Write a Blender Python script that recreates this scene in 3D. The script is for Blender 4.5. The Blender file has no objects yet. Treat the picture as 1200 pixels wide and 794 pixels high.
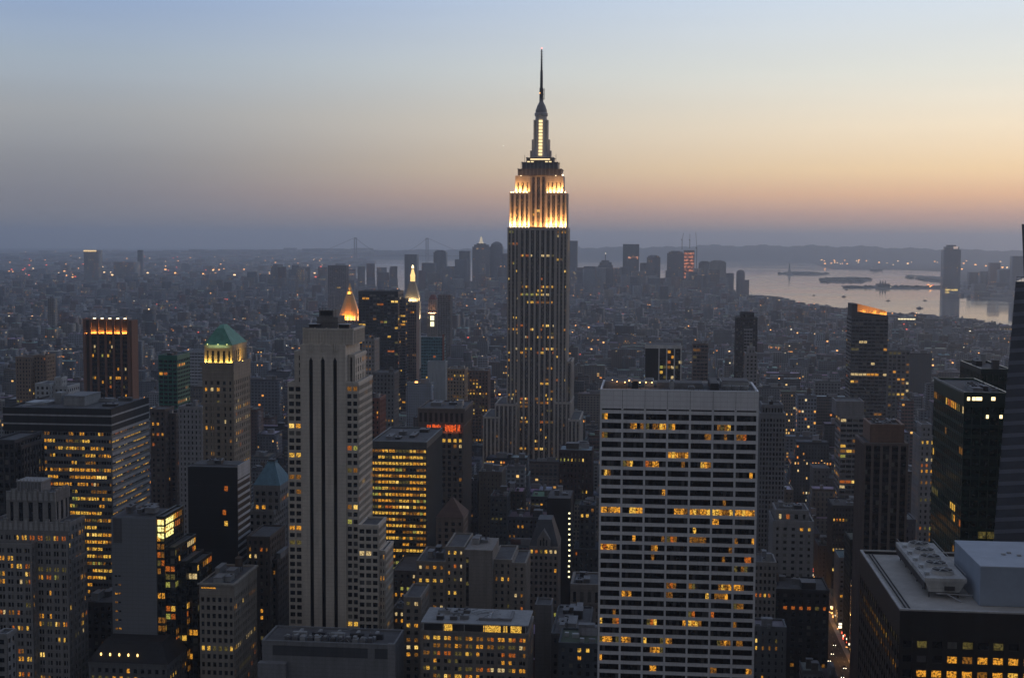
import bpy, bmesh, math, random
import numpy as np
from mathutils import Vector, Matrix

random.seed(7)
RNG = np.random.default_rng(11)
SC = bpy.context.scene
COL = SC.collection

# ------------------------------------------------------------------ camera
# world: +Y runs down the avenues, +X across them, z up, metres; photograph 1200 x 794
F, EYE, YAW, ROLL, HZ = 1600.0, 260.0, 5.78, 0.30, 279.0
PITCH = math.degrees(math.atan((397 - HZ) / F))
CAMR = (Matrix.Rotation(math.radians(YAW), 3, 'Z') @ Matrix.Rotation(math.radians(90 - PITCH), 3, 'X')
        @ Matrix.Rotation(math.radians(ROLL), 3, 'Z'))
cd = bpy.data.cameras.new('camera')
cam = bpy.data.objects.new('camera', cd)
COL.objects.link(cam)
cam.matrix_world = Matrix.Translation((0, 0, EYE)) @ CAMR.to_4x4()
cd.sensor_width = 36.0
cd.lens = 36.0 * F / 1200
cd.clip_start, cd.clip_end = 1.0, 150000.0
SC.camera = cam
SC.render.resolution_x, SC.render.resolution_y = 1024, 677

# ------------------------------------------------------------------ sky
SUN_AZ = 38.0                       # degrees to the right of +Y
world = bpy.data.worlds.new('World')
SC.world = world
world.use_nodes = True
nt = world.node_tree
nt.nodes.clear()
def N(tree, typ, **kw):
    n = tree.nodes.new(typ)
    for k, v in kw.items():
        setattr(n, k, v)
    return n
def lin(c):
    return tuple(((v / 255) / 12.92 if v / 255 <= .04045 else ((v / 255 + .055) / 1.055) ** 2.4) for v in c)
def math_node(tree, op, a=None, b=None, c=None, clamp=False):
    n = N(tree, 'ShaderNodeMath', operation=op, use_clamp=clamp)
    for i, v in enumerate((a, b, c)):
        if v is None:
            continue
        if isinstance(v, (int, float)):
            n.inputs[i].default_value = v
        else:
            tree.links.new(v, n.inputs[i])
    return n.outputs[0]
def ramp_node(tree, fac, stops, interp='LINEAR'):
    r = N(tree, 'ShaderNodeValToRGB')
    r.color_ramp.interpolation = interp
    els = r.color_ramp.elements
    while len(els) > 1:
        els.remove(els[-1])
    els[0].position, els[0].color = stops[0][0], (*stops[0][1], 1)
    for p, c in stops[1:]:
        e = els.new(p)
        e.color = (*c, 1)
    tree.links.new(fac, r.inputs[0])
    return r.outputs[0]
tc = N(nt, 'ShaderNodeTexCoord')
sep = N(nt, 'ShaderNodeSeparateXYZ')
nt.links.new(tc.outputs['Generated'], sep.inputs[0])
zz = math_node(nt, 'MAXIMUM', sep.outputs['Z'], 0.0)
tt = math_node(nt, 'SQRT', zz)
sx, sy = math.sin(math.radians(SUN_AZ)), math.cos(math.radians(SUN_AZ))
dot = math_node(nt, 'ADD', math_node(nt, 'MULTIPLY', sep.outputs['X'], sx), math_node(nt, 'MULTIPLY', sep.outputs['Y'], sy))
hl = math_node(nt, 'SQRT', math_node(nt, 'ADD', math_node(nt, 'MULTIPLY', sep.outputs['X'], sep.outputs['X']),
                                     math_node(nt, 'ADD', math_node(nt, 'MULTIPLY', sep.outputs['Y'], sep.outputs['Y']), 1e-5)))
az = math_node(nt, 'DIVIDE', dot, hl)                        # cosine of the angle from the sunset
mr = N(nt, 'ShaderNodeMapRange', interpolation_type='SMOOTHSTEP')
nt.links.new(az, mr.inputs[0])
mr.inputs[1].default_value, mr.inputs[2].default_value = 0.45, 0.99
def tY(y):
    return math.sqrt(math.sin(math.atan((HZ - y) / F)))
left = [(0.0, lin((124, 125, 131))), (tY(262), lin((127, 128, 135))), (tY(230), lin((130, 132, 141))), (tY(190), lin((142, 145, 152))),
        (tY(140), lin((161, 165, 170))), (tY(80), lin((162, 176, 191))), (tY(0), lin((143, 167, 205))),
        (.60, lin((120, 139, 175))), (1.0, lin((116, 129, 158)))]
right = [(0.0, lin((182, 163, 152))), (tY(268), lin((190, 163, 148))), (tY(250), lin((212, 172, 152))), (tY(228), lin((244, 196, 156))),
         (tY(200), lin((255, 222, 176))), (tY(150), lin((253, 236, 208))), (tY(90), lin((236, 236, 226))), (tY(0), lin((214, 227, 240))),
         (.60, lin((165, 188, 220))), (1.0, lin((110, 130, 170)))]
mx = N(nt, 'ShaderNodeMix', data_type='RGBA')
nt.links.new(mr.outputs[0], mx.inputs[0])
nt.links.new(ramp_node(nt, tt, left), mx.inputs[6])
nt.links.new(ramp_node(nt, tt, right), mx.inputs[7])
# the night side of the sky behind the photographer is dimmer and greyer
back = N(nt, 'ShaderNodeMapRange', interpolation_type='SMOOTHSTEP')
nt.links.new(sep.outputs['Y'], back.inputs[0])
back.inputs[1].default_value, back.inputs[2].default_value = .75, -.45
mb_ = N(nt, 'ShaderNodeMix', data_type='RGBA')
nt.links.new(back.outputs[0], mb_.inputs[0])
nt.links.new(mx.outputs[2], mb_.inputs[6])
mb_.inputs[7].default_value = (*lin((110, 112, 121)), 1)
bg = N(nt, 'ShaderNodeBackground')
smap = N(nt, 'ShaderNodeMapping')
smap.inputs['Scale'].default_value = (2.2, 2.2, 38)
nt.links.new(tc.outputs['Generated'], smap.inputs[0])
snz = N(nt, 'ShaderNodeTexNoise')
nt.links.new(smap.outputs[0], snz.inputs[0])
snz.inputs['Scale'].default_value, snz.inputs['Detail'].default_value = 1.0, 4
svm = N(nt, 'ShaderNodeVectorMath', operation='SCALE')
nt.links.new(mb_.outputs[2], svm.inputs[0])
nt.links.new(math_node(nt, 'MULTIPLY_ADD', snz.outputs[0], .13, .935), svm.inputs['Scale'])
nt.links.new(svm.outputs[0], bg.inputs[0])
bg.inputs[1].default_value = 1.0
sky = N(nt, 'ShaderNodeTexSky', sky_type='NISHITA')
sky.sun_disc = False
sky.sun_elevation = math.radians(0.5)
sky.sun_rotation = math.radians(SUN_AZ)
bg2 = N(nt, 'ShaderNodeBackground')
nt.links.new(sky.outputs[0], bg2.inputs[0])
bg2.inputs[1].default_value = 0.015
add = N(nt, 'ShaderNodeAddShader')
nt.links.new(bg.outputs[0], add.inputs[0])
nt.links.new(bg2.outputs[0], add.inputs[1])
wo = N(nt, 'ShaderNodeOutputWorld')
nt.links.new(add.outputs[0], wo.inputs[0])

# the last glow of the sun, low on the right
sl = bpy.data.lights.new('sun', 'SUN')
sl.energy, sl.angle, sl.color = 0.35, math.radians(12), (1.0, .62, .38)
sun = bpy.data.objects.new('sun', sl)
COL.objects.link(sun)
sun.rotation_euler = (Vector((sx, sy, math.tan(math.radians(4))))).to_track_quat('Z', 'Y').to_euler()

vs = SC.view_settings
vs.view_transform, vs.look, vs.exposure, vs.gamma = 'Standard', 'None', 0.0, 1.0
vs.use_curve_mapping = False
cy = SC.cycles
cy.max_bounces, cy.diffuse_bounces, cy.glossy_bounces, cy.transmission_bounces = 5, 2, 2, 2
cy.volume_bounces = 1
cy.transparent_max_bounces = 4
cy.use_denoising = True
cy.sample_clamp_indirect = 3.0
cy.caustics_reflective = cy.caustics_refractive = False

# ------------------------------------------------------------------ measuring
def ray(px, py):
    return CAMR @ Vector(((px - 600) / F, -(py - 397) / F, -1.0))
def at(px, py, Y):
    d = ray(px, py)
    t = Y / d.y
    return d.x * t, EYE + d.z * t
RE = 7.4e6
def on_ground(px, py):
    d = ray(px, py)
    h = math.hypot(d.x, d.y)
    s = -d.z / h
    # EYE + r^2/2R = s r
    disc = s * s - 2 * EYE / RE
    r = (s - math.sqrt(max(disc, 0))) * RE
    return d.x / h * r, d.y / h * r
def drop(x, y):
    return -(x * x + y * y) / (2 * RE)
CI = np.array(CAMR.inverted())
def proj(x, y, z):
    v = CI @ np.array([x, y, z - EYE])
    return 600 + F * v[0] / -v[2], 397 - F * v[1] / -v[2]

# ------------------------------------------------------------------ materials
MATS = {}
def principled(name):
    m = bpy.data.materials.new(name)
    m.use_nodes = True
    t = m.node_tree
    return m, t, t.nodes['Principled BSDF']
def wall_mat(col, rough=.85, var=.22, metal=0.0, spec=.3, streak=True):
    key = ('w', tuple(round(c, 3) for c in col), rough, metal, spec)
    if key in MATS:
        return MATS[key]
    m, t, b = principled('masonry' if rough > .5 else 'cladding')
    g = N(t, 'ShaderNodeNewGeometry')
    mp = N(t, 'ShaderNodeMapping')
    t.links.new(g.outputs['Position'], mp.inputs[0])
    mp.inputs['Scale'].default_value = (.35, .35, .05) if streak else (.2, .2, .2)
    n1 = N(t, 'ShaderNodeTexNoise')
    t.links.new(mp.outputs[0], n1.inputs[0])
    n1.inputs['Scale'].default_value, n1.inputs['Detail'].default_value = 1.0, 6
    n2 = N(t, 'ShaderNodeTexNoise')
    t.links.new(g.outputs['Position'], n2.inputs[0])
    n2.inputs['Scale'].default_value, n2.inputs['Detail'].default_value = .9, 4
    s = math_node(t, 'ADD', math_node(t, 'MULTIPLY', n1.outputs[0], .65), math_node(t, 'MULTIPLY', n2.outputs[0], .35))
    c = ramp_node(t, s, [(.3, tuple(v * (1 - var) for v in col)), (.7, tuple(min(1, v * (1 + var)) for v in col))])
    if rough > .65 and streak:                             # stone courses and slab joints
        ps = N(t, 'ShaderNodeSeparateXYZ')
        t.links.new(g.outputs['Position'], ps.inputs[0])
        jz = math_node(t, 'LESS_THAN', math_node(t, 'FRACT', math_node(t, 'MULTIPLY', ps.outputs[2], .52)), .10)
        jx = math_node(t, 'LESS_THAN', math_node(t, 'FRACT', math_node(t, 'MULTIPLY', math_node(t, 'ADD', ps.outputs[0], ps.outputs[1]), .37)), .05)
        jj = math_node(t, 'MULTIPLY_ADD', math_node(t, 'MAXIMUM', jz, jx), -.20, 1.0)
        vm_ = N(t, 'ShaderNodeVectorMath', operation='SCALE')
        t.links.new(c, vm_.inputs[0])
        t.links.new(jj, vm_.inputs['Scale'])
        c = vm_.outputs[0]
    t.links.new(c, b.inputs['Base Color'])
    b.inputs['Roughness'].default_value = rough
    b.inputs['Metallic'].default_value = metal
    b.inputs['Specular IOR Level'].default_value = spec
    MATS[key] = m
    return m
def glass_mat(col=(.018, .021, .026), rough=.12, key='g'):
    k = (key, col)
    if k in MATS:
        return MATS[k]
    m, t, b = principled('window glass')
    g = N(t, 'ShaderNodeNewGeometry')
    n = N(t, 'ShaderNodeTexNoise')
    t.links.new(g.outputs['Position'], n.inputs[0])
    n.inputs['Scale'].default_value = .45
    c = ramp_node(t, n.outputs[0], [(.35, tuple(v * .4 for v in col)), (.62, col), (.72, tuple(v * 3.2 for v in col))])
    t.links.new(c, b.inputs['Base Color'])
    b.inputs['Roughness'].default_value = rough
    MATS[k] = m
    return m
def emit_mat(name, col, strength, noise=True, lo=.15, scale=.9, sample=False):
    k = ('e', name)
    if k in MATS:
        return MATS[k]
    m, t, b = principled(name)
    b.inputs['Base Color'].default_value = (.05, .04, .03, 1)
    b.inputs['Roughness'].default_value = .4
    b.inputs['Emission Color'].default_value = (*col, 1)
    if noise:
        g = N(t, 'ShaderNodeNewGeometry')
        n = N(t, 'ShaderNodeTexNoise')
        t.links.new(g.outputs['Position'], n.inputs[0])
        n.inputs['Scale'].default_value, n.inputs['Detail'].default_value = scale * 1.35, 3
        r = ramp_node(t, n.outputs[0], [(.40, (lo, lo * .8, lo * .55)), (.56, (1, 1, 1))])
        mm = N(t, 'ShaderNodeMix', data_type='RGBA', blend_type='MULTIPLY')
        mm.inputs[0].default_value = 1
        mm.inputs[6].default_value = (*col, 1)
        t.links.new(r, mm.inputs[7])
        t.links.new(mm.outputs[2], b.inputs['Emission Color'])
    b.inputs['Emission Strength'].default_value = strength
    if not sample:
        m.cycles.emission_sampling = 'NONE'
    MATS[k] = m
    return m
GLASS = glass_mat()
BLIND = [wall_mat((.13, .125, .115), .55, .3, streak=False), wall_mat((.075, .075, .078), .5, .3, streak=False)]
LIT = [emit_mat('lit window amber', (1, .42, .035), .9, lo=.05, scale=1.5), emit_mat('lit window yellow', (1, .56, .075), 1.0, lo=.08, scale=1.5),
       emit_mat('lit window dim', (1, .40, .04), .26, lo=.05, scale=1.5), emit_mat('lit window deep orange', (1, .24, .02), .5, lo=.05, scale=1.5),
       emit_mat('lit window bright', (1, .66, .16), 1.35, lo=.3, scale=1.5), emit_mat('lit window faint', (.7, .55, .13), .16, lo=.05, scale=1.5),
       emit_mat('lit window greenish', (.72, .70, .14), .55, lo=.1, scale=1.5), emit_mat('lit window pale', (1, .74, .34), .8, lo=.15, scale=1.7)]
LITW = [.22, .18, .25, .10, .04, .16, .04, .08]
LITSTYLE = [LITW]
def lit_mat():
    return random.choices(LIT, LITSTYLE[0])[0]
ROOF = wall_mat((.10, .10, .105), .9, .35, streak=False)
ROOFL = wall_mat((.20, .205, .215), .9, .3, streak=False)
METAL = wall_mat((.34, .35, .36), .5, .2, metal=.3)
DARKM = wall_mat((.035, .035, .04), .6, .3)

# ------------------------------------------------------------------ mesh helpers
class MB:
    """collects shapes and links them as ONE mesh object"""
    def __init__(self):
        self.v, self.f, self.m, self.mats = [], [], [], []
    def mi(self, mat):
        if mat not in self.mats:
            self.mats.append(mat)
        return self.mats.index(mat)
    def box(self, x0, x1, y0, y1, z0, z1, mat):
        b, i = len(self.v), self.mi(mat)
        self.v += [(x0, y0, z0), (x1, y0, z0), (x1, y1, z0), (x0, y1, z0), (x0, y0, z1), (x1, y0, z1), (x1, y1, z1), (x0, y1, z1)]
        self.f += [(b, b + 3, b + 2, b + 1), (b + 4, b + 5, b + 6, b + 7), (b, b + 1, b + 5, b + 4), (b + 1, b + 2, b + 6, b + 5),
                   (b + 2, b + 3, b + 7, b + 6), (b + 3, b, b + 4, b + 7)]
        self.m += [i] * 6
        return self
    def poly(self, pts, faces, mat):
        b, i = len(self.v), self.mi(mat)
        self.v += list(pts)
        self.f += [tuple(b + k for k in f) for f in faces]
        self.m += [i] * len(faces)
        return self
    def frustum(self, x0, x1, y0, y1, z0, X0, X1, Y0, Y1, z1, mat):
        return self.poly([(x0, y0, z0), (x1, y0, z0), (x1, y1, z0), (x0, y1, z0), (X0, Y0, z1), (X1, Y0, z1), (X1, Y1, z1), (X0, Y1, z1)],
                         [(0, 3, 2, 1), (4, 5, 6, 7), (0, 1, 5, 4), (1, 2, 6, 5), (2, 3, 7, 6), (3, 0, 4, 7)], mat)
    def lathe(self, cx, cy, prof, n, mat, ph=0.0):
        b, i = len(self.v), self.mi(mat)
        for r, z in prof:
            self.v += [(cx + r * math.cos(ph + 2 * math.pi * k / n), cy + r * math.sin(ph + 2 * math.pi * k / n), z) for k in range(n)]
        for j in range(len(prof) - 1):
            for k in range(n):
                a, c = b + j * n + k, b + j * n + (k + 1) % n
                self.f.append((a, c, c + n, a + n))
                self.m.append(i)
        self.f.append(tuple(b + (len(prof) - 1) * n + k for k in range(n)))
        self.f.append(tuple(b + k for k in reversed(range(n))))
        self.m += [i, i]
        return self
    def bar(self, p, q, r, mat, n=5):
        p, q = Vector(p), Vector(q)
        d = (q - p).normalized()
        u = d.orthogonal().normalized()
        w = d.cross(u)
        b, i = len(self.v), self.mi(mat)
        for c in (p, q):
            self.v += [tuple(c + r * (math.cos(2 * math.pi * k / n) * u + math.sin(2 * math.pi * k / n) * w)) for k in range(n)]
        for k in range(n):
            self.f.append((b + k, b + (k + 1) % n, b + n + (k + 1) % n, b + n + k))
        self.f += [tuple(b + n + k for k in range(n)), tuple(b + k for k in reversed(range(n)))]
        self.m += [i] * (n + 2)
        return self
    def mesh(self, name, off=(0, 0, 0)):
        me = bpy.data.meshes.new(name)
        ox, oy, oz = off
        me.from_pydata([(x - ox, y - oy, z - oz) for x, y, z in self.v], [], self.f)
        for m in self.mats:
            me.materials.append(m)
        if len(self.mats) > 1:
            me.polygons.foreach_set('material_index', self.m)
        me.update()
        return me
    def build(self, name, parent=None, off=(0, 0, 0)):
        o = bpy.data.objects.new(name, self.mesh(name, off))
        COL.objects.link(o)
        if parent is not None:
            o.parent = parent
        return o
def tag(o, label=None, cat=None, group=None, kind=None):
    if label and not 4 <= len(label.split()) <= 16:
        print('LABEL LENGTH', len(label.split()), label)
    for k, v in (('label', label), ('category', cat), ('group', group), ('kind', kind)):
        if v:
            o[k] = v
    return o
def empty(name, loc):
    o = bpy.data.objects.new(name, None)
    o.empty_display_size = 1
    COL.objects.link(o)
    o.location = loc
    return o
_unit = {}
def unit_pane(mat):
    if mat.name not in _unit:
        _unit[mat.name] = MB().box(-.5, .5, -.05, .05, -.5, .5, mat).mesh('window')
    return _unit[mat.name]

FOOT = []          # hero footprints (x0, x1, y0, y1)
MARKS = []         # landmarks (px, py, phrase)
BCOUNT = [0]
def light_area(b, x, y, z, dirv, sx_, sy_, power, col=(1, .68, .32)):
    l = bpy.data.lights.new('floodlight', 'AREA')
    l.shape, l.size, l.size_y, l.energy, l.color = 'RECTANGLE', sx_, sy_, power, col
    o = bpy.data.objects.new('floodlight', l)
    COL.objects.link(o)
    o.parent = b.root
    o.location = Vector((x, y, z)) - b.root.location
    o.rotation_euler = Vector(dirv).to_track_quat('-Z', 'Y').to_euler()
    return o

class Roofs:
    def __init__(self):
        self.l = []
    def box(self, *a):
        self.l.append(MB().box(*a))
class Bld:
    CAP = 100
    def __init__(self, name, label, cat, x, y, group=None, mark=None, z=0.0):
        self.root = empty(name, (x, y, z))
        tag(self.root, label, cat, group)
        self.o = (x, y, z)
        self.wall = MB()
        self.roof = Roofs()
        self.win = []
        self.mark = mark
        BCOUNT[0] += 1
    def part(self, name, mb, parent=None):
        return mb.build(name, parent or self.root, self.o)
    def sub(self, name, mb, parent):
        return mb.build(name, parent, self.o)
    def face(self, side, a0, a1, p, z0, z1, nx, nz, pw, sh, rec, pm, sm, pd=0.0, sd=0.12, lit=(.08, .1, .5), npane=1, glass=None, dark=1.0, colskip=(), matf=None, mull=None):
        """windows, piers and spandrels on one face. side S faces -Y; L faces -X; R faces +X. p: plane of the outer wall"""
        w = self.wall
        cw, ch = (a1 - a0) / nx, (z1 - z0) / nz
        def bx(u0, u1, zz0, zz1, depth_out, mat, thick):
            if side == 'S':
                w.box(u0, u1, p + depth_out, p + rec + .02 + thick, zz0, zz1, mat)
            elif side == 'R':
                w.box(p - rec - .02 - thick, p - depth_out, u0, u1, zz0, zz1, mat)
            else:
                w.box(p + depth_out, p + rec + .02 + thick, u0, u1, zz0, zz1, mat)
        for i in range(nx + 1):
            c = a0 + i * cw
            u0, u1 = max(a0, c - pw / 2), min(a1, c + pw / 2)
            if i in (0, nx):
                u0, u1 = (a0, a0 + pw * .75) if i == 0 else (a1 - pw * .75, a1)
            bx(u0, u1, z0, z1, pd, pm, .0)
            if mull and i < nx:
                for k in range(1, npane):
                    cc = c + cw * k / npane
                    bx(cc - mull / 2, cc + mull / 2, z0, z1, max(pd, sd) + .07, pm, 0)
        for j in range(nz + 1):
            c = z0 + j * ch
            q0, q1 = (c, c + sh / 2) if j == 0 else ((c - sh / 2, c) if j == nz else (c - sh / 2, c + sh / 2))
            bx(a0 + .03, a1 - .03, q0, q1, sd, sm, .0)
        pb, pr, pf = lit
        gl = glass or GLASS
        for j in range(nz):
            busy = random.random() < pr
            run = 0
            cur = False
            for i in range(nx):
                if i in colskip:
                    continue
                for k in range(npane):
                    if run <= 0:
                        cur = random.random() < (pf if busy else pb)
                        run = random.randint(1, 4) if busy else random.randint(1, 2)
                        m = lit_mat()
                    run -= 1
                    mw = (cw - pw) / npane
                    uc = a0 + i * cw + pw / 2 + mw * (k + .5)
                    zc = z0 + (j + .5) * ch
                    mt = (m if random.random() < .75 else lit_mat()) if cur else gl
                    if mt is GLASS and random.random() < .17:
                        mt = random.choice(BLIND)
                    if matf:
                        mt = matf(i * npane + k, j) or mt
                    self.win.append((side, uc, p + (rec - .06) * (1 if side != 'R' else -1), zc, mw - (.25 if mw > .8 else .1) * (0 if npane > 1 and not mull else 1), ch - sh, mt))
    def block(self, x0, x1, y0, y1, z0, z1, wall, bay=3.5, fl=3.8, pw=1.6, sh=1.7, rec=.45, sm=None, pd=0.0, sd=.12, lit=(.08, .1, .5), npane=1,
              glass=None, sides='SLR', topband=1.6, parapet=1.1, roofmat=None, core=None, base=0.0, mull=None, matf=None, nx=None):
        w = self.wall
        sm = sm or wall
        y0, y1, x0, x1 = min(y0, y1), max(y0, y1), min(x0, x1), max(x0, x1)
        side = 'R' if (x0 + x1) / 2 < 0 else 'L'
        if x0 < -2 and x1 > 2:
            side = ''
        det = [s for s in ('S', side) if s and s in sides]
        cr = core or wall
        w.box(x0 + rec, x1 - rec, y0 + rec, y1 - rec, z0, z1 - 1.0, cr)
        w.box(x0, x1, y1 - rec - .01, y1, z0, z1 - 1.0, wall)
        if 'R' not in det:
            w.box(x1 - rec - .01, x1 - .004, y0 + .01, y1 - .01, z0, z1 - 1.0, wall)
        if 'L' not in det:
            w.box(x0 + .004, x0 + rec + .01, y0 + .01, y1 - .01, z0, z1 - 1.0, wall)
        if 'S' not in det:
            w.box(x0 + .004, x1 - .004, y0, y0 + rec + .01, z0, z1 - 1.0, wall)
        zt = z1 - topband
        nz = max(1, round((zt - z0 - base) / fl))
        kw = dict(pw=pw, sh=sh, rec=rec, pm=wall, sm=sm, pd=pd, sd=sd, lit=lit, npane=npane, glass=glass, mull=mull, matf=matf)
        if 'S' in det:
            self.face('S', x0, x1, y0, z0 + base, zt, nx or max(1, round((x1 - x0) / bay)), nz, **kw)
        if side and side in det:
            self.face(side, y0 + .01, y1 - .01, x1 if side == 'R' else x0, z0 + base, zt, max(1, round((y1 - y0) / bay)), nz, **kw)
        # top band + parapet
        e = .10
        if topband > 0:
            t = rec + .3
            w.box(x0 - e, x1 + e, y0 - e, y0 + t, zt, z1, wall)
            w.box(x0 - e, x1 + e, y1 - t, y1 + e, zt, z1, wall)
            w.box(x0 - e, x0 + t, y0 + t, y1 - t, zt, z1, wall)
            w.box(x1 - t, x1 + e, y0 + t, y1 - t, zt, z1, wall)
        self.roof.box(x0 + rec + .31, x1 - rec - .31, y0 + rec + .31, y1 - rec - .31, z1 - 1.0, z1 - parapet + .25, roofmat or ROOF)
        FOOT.append((x0, x1, y0, y1))
    def plant(self, x0, x1, y0, y1, z, n=4, hmax=4, tank=True, mats=None):
        """machinery on a roof, each piece a part of its own"""
        used = []
        for i in range(n):
            w_, d_, h_ = random.uniform(2, max(2.5, (x1 - x0) * .3)), random.uniform(2, max(2.5, (y1 - y0) * .35)), random.uniform(1.2, hmax)
            for _ in range(8):
                cx, cy_ = random.uniform(x0 + w_ / 2 + .8, max(x0 + w_ / 2 + .9, x1 - w_ / 2 - .8)), random.uniform(y0 + d_ / 2 + .8, max(y0 + d_ / 2 + .9, y1 - d_ / 2 - .8))
                if all(abs(cx - a) > (w_ + c) / 2 + .3 or abs(cy_ - b_) > (d_ + d2) / 2 + .3 for a, b_, c, d2 in used):
                    break
            else:
                continue
            used.append((cx, cy_, w_, d_))
            m = random.choice(mats or [ROOFL, METAL, DARKM, ROOF])
            mb = MB().box(cx - w_ / 2, cx + w_ / 2, cy_ - d_ / 2, cy_ + d_ / 2, z - .1, z + h_, m)
            mb.box(cx - w_ / 2 - .15, cx + w_ / 2 + .15, cy_ - d_ / 2 - .15, cy_ + d_ / 2 + .15, z + h_, z + h_ + .25, ROOFL)
            if h_ < 2.6:
                for k in range(random.randint(1, 3)):
                    mb.lathe(cx + random.uniform(-.3, .3) * w_, cy_ + random.uniform(-.3, .3) * d_, [(.5, z + h_ + .2), (.6, z + h_ + .7)], 8, DARKM)
            self.part('bulkhead' if h_ > 2.6 else 'air_unit', mb)
        if tank:
            for _ in range(10):
                cx, cy_ = random.uniform(x0 + 3, max(x0 + 3.1, x1 - 3)), random.uniform(y0 + 3, max(y0 + 3.1, y1 - 3))
                if all(abs(cx - a) > c / 2 + 2.3 or abs(cy_ - b_) > d2 / 2 + 2.3 for a, b_, c, d2 in used):
                    self.tank(cx, cy_, z)
                    break
    def tank(self, x, y, z, r=1.9, h=4.0, leg=2.6):
        W = wall_mat((.09, .065, .05), .9)
        t = self.part('water_tank', MB().lathe(x, y, [(r, z + leg), (r * .97, z + leg + h), (r * 1.08, z + leg + h), (.1, z + leg + h + 1.3)], 12, W))
        lg = MB()
        for sx_, sy_ in ((-1, -1), (1, -1), (1, 1), (-1, 1)):
            lg.box(x + sx_ * r * .7 - .12, x + sx_ * r * .7 + .12, y + sy_ * r * .7 - .12, y + sy_ * r * .7 + .12, z - .1, z + leg, DARKM)
        lg.box(x - r * .8, x + r * .8, y - r * .8, y + r * .8, z + leg - .25, z + leg, DARKM)
        self.sub('tank_stand', lg, t)
    def finish(self, cap=None):
        if self.wall.v:
            self.part('wall', self.wall)
        for r in self.roof.l:
            self.part('roof', r)
        if self.win:
            cap = self.CAP if cap is None else cap
            rot = {'S': 0.0, 'R': math.pi / 2, 'L': math.pi / 2}
            scored = []
            for wn in self.win:
                s, u, p, z, w_, h_, m = wn
                x, y = (u, p) if s == 'S' else (p, u)
                px, py = proj(x, y, z)
                infr = -3 < px < 1203 and -3 < py < 797
                d = math.hypot(x, y)
                area = w_ * h_ * (abs(y) if s == 'S' else abs(x)) / d ** 3
                scored.append((infr, round(math.log(max(area, 1e-12)) * 2), m is not GLASS and m.name.startswith('lit'), random.random(), (x, y, z, w_, h_, s, m)))
            scored.sort(key=lambda k: k[:4], reverse=True)
            hpx = self.win[0][5] * F / self.win_y()
            if hpx < 1.5:
                cap = 0
            for k in scored[:cap]:
                if not k[0]:
                    continue
                x, y, z, w_, h_, s, m = k[4]
                o = bpy.data.objects.new('window', unit_pane(m))
                COL.objects.link(o)
                o.parent = self.root
                o.location = (x - self.o[0], y - self.o[1], z - self.o[2])
                o.rotation_euler = (0, 0, rot[s])
                o.scale = (w_, 1, h_)
            rest = [k[4] for k in scored[cap:]]
            if rest:
                mb = MB()
                for x, y, z, w_, h_, s, m in rest:
                    if s == 'S':
                        mb.box(x - w_ / 2, x + w_ / 2, y - .05, y + .05, z - h_ / 2, z + h_ / 2, m)
                    else:
                        mb.box(x - .05, x + .05, y - w_ / 2, y + w_ / 2, z - h_ / 2, z + h_ / 2, m)
                tag(self.part('window', mb), kind='stuff')
        if self.mark:
            px, py, ph = self.mark
            MARKS.append((px, py, ph))
    def win_y(self):
        s, u, p = self.win[0][:3]
        return math.hypot(u, p)

# ------------------------------------------------------------------ ground, water, haze
WATER = [
    [(655, 303.5), (935, 304.5), (975, 315), (1060, 316), (1106, 318), (1112, 343), (1186, 354), (1260, 366), (1260, 400), (1186, 387),
     (1115, 374), (1047, 368), (996, 366), (942, 357), (905, 347), (865, 345), (780, 345), (700, 345), (655, 345)],
    [(425, 298), (520, 296), (600, 298), (660, 300), (660, 345), (560, 345), (480, 343), (430, 333), (398, 322), (440, 311)],
]
ISLES = [
    [(910, 320.5), (921, 318), (950, 317.8), (972, 320.5), (960, 322.8), (925, 322.8)],
    [(958, 328), (975, 324.5), (1005, 323.8), (1023, 328), (1012, 331), (975, 331)],
    [(985, 334.6), (1035, 334.2), (1106, 335), (1112, 338.5), (1050, 338.6), (990, 336.6)],
    [(1058, 321.3), (1110, 324), (1112, 332), (1090, 330), (1075, 324.5)],
]
def in_poly(P, x, y):
    inside = np.zeros(x.shape, bool)
    n = len(P)
    for i in range(n):
        x0, y0 = P[i]
        x1, y1 = P[(i + 1) % n]
        c = ((y0 > y) != (y1 > y)) & (x < (x1 - x0) * (y - y0) / ((y1 - y0) or 1e-9) + x0)
        inside ^= c
    return inside
def world_poly(P):
    out = []
    for i in range(len(P)):
        a, b = P[i], P[(i + 1) % len(P)]
        for k in range(4):
            out.append(on_ground(a[0] + (b[0] - a[0]) * k / 4, a[1] + (b[1] - a[1]) * k / 4))
    return out
WW, WI = [world_poly(p) for p in WATER], [world_poly(p) for p in ISLES]
def is_water(x, y):
    x, y = np.asarray(x, float), np.asarray(y, float)
    w = np.zeros(x.shape, bool)
    for p in WW:
        w |= in_poly(p, x, y)
    for p in WI:
        w &= ~in_poly(p, x, y)
    return w
HILL = [(-60, 0), (-28, 0), (-4.0, 150), (.5, 165), (2.0, 196), (6.5, 200), (9.0, 192), (11.0, 165), (13.5, 152), (17, 140), (22, 125), (60, 110)]
def polar(rs, azs, zf):
    A, R_ = np.meshgrid(np.radians(azs), rs)
    X, Y = R_ * np.sin(A), R_ * np.cos(A)
    Z = zf(X, Y, R_, np.degrees(A))
    n, m = X.shape
    v = np.stack([X.ravel(), Y.ravel(), Z.ravel()], 1)
    i = (np.arange(n - 1)[:, None] * m + np.arange(m - 1)[None, :]).ravel()
    f = np.stack([i, i + m, i + m + 1, i + 1], 1)
    return v, f[:, ::-1]
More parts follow.
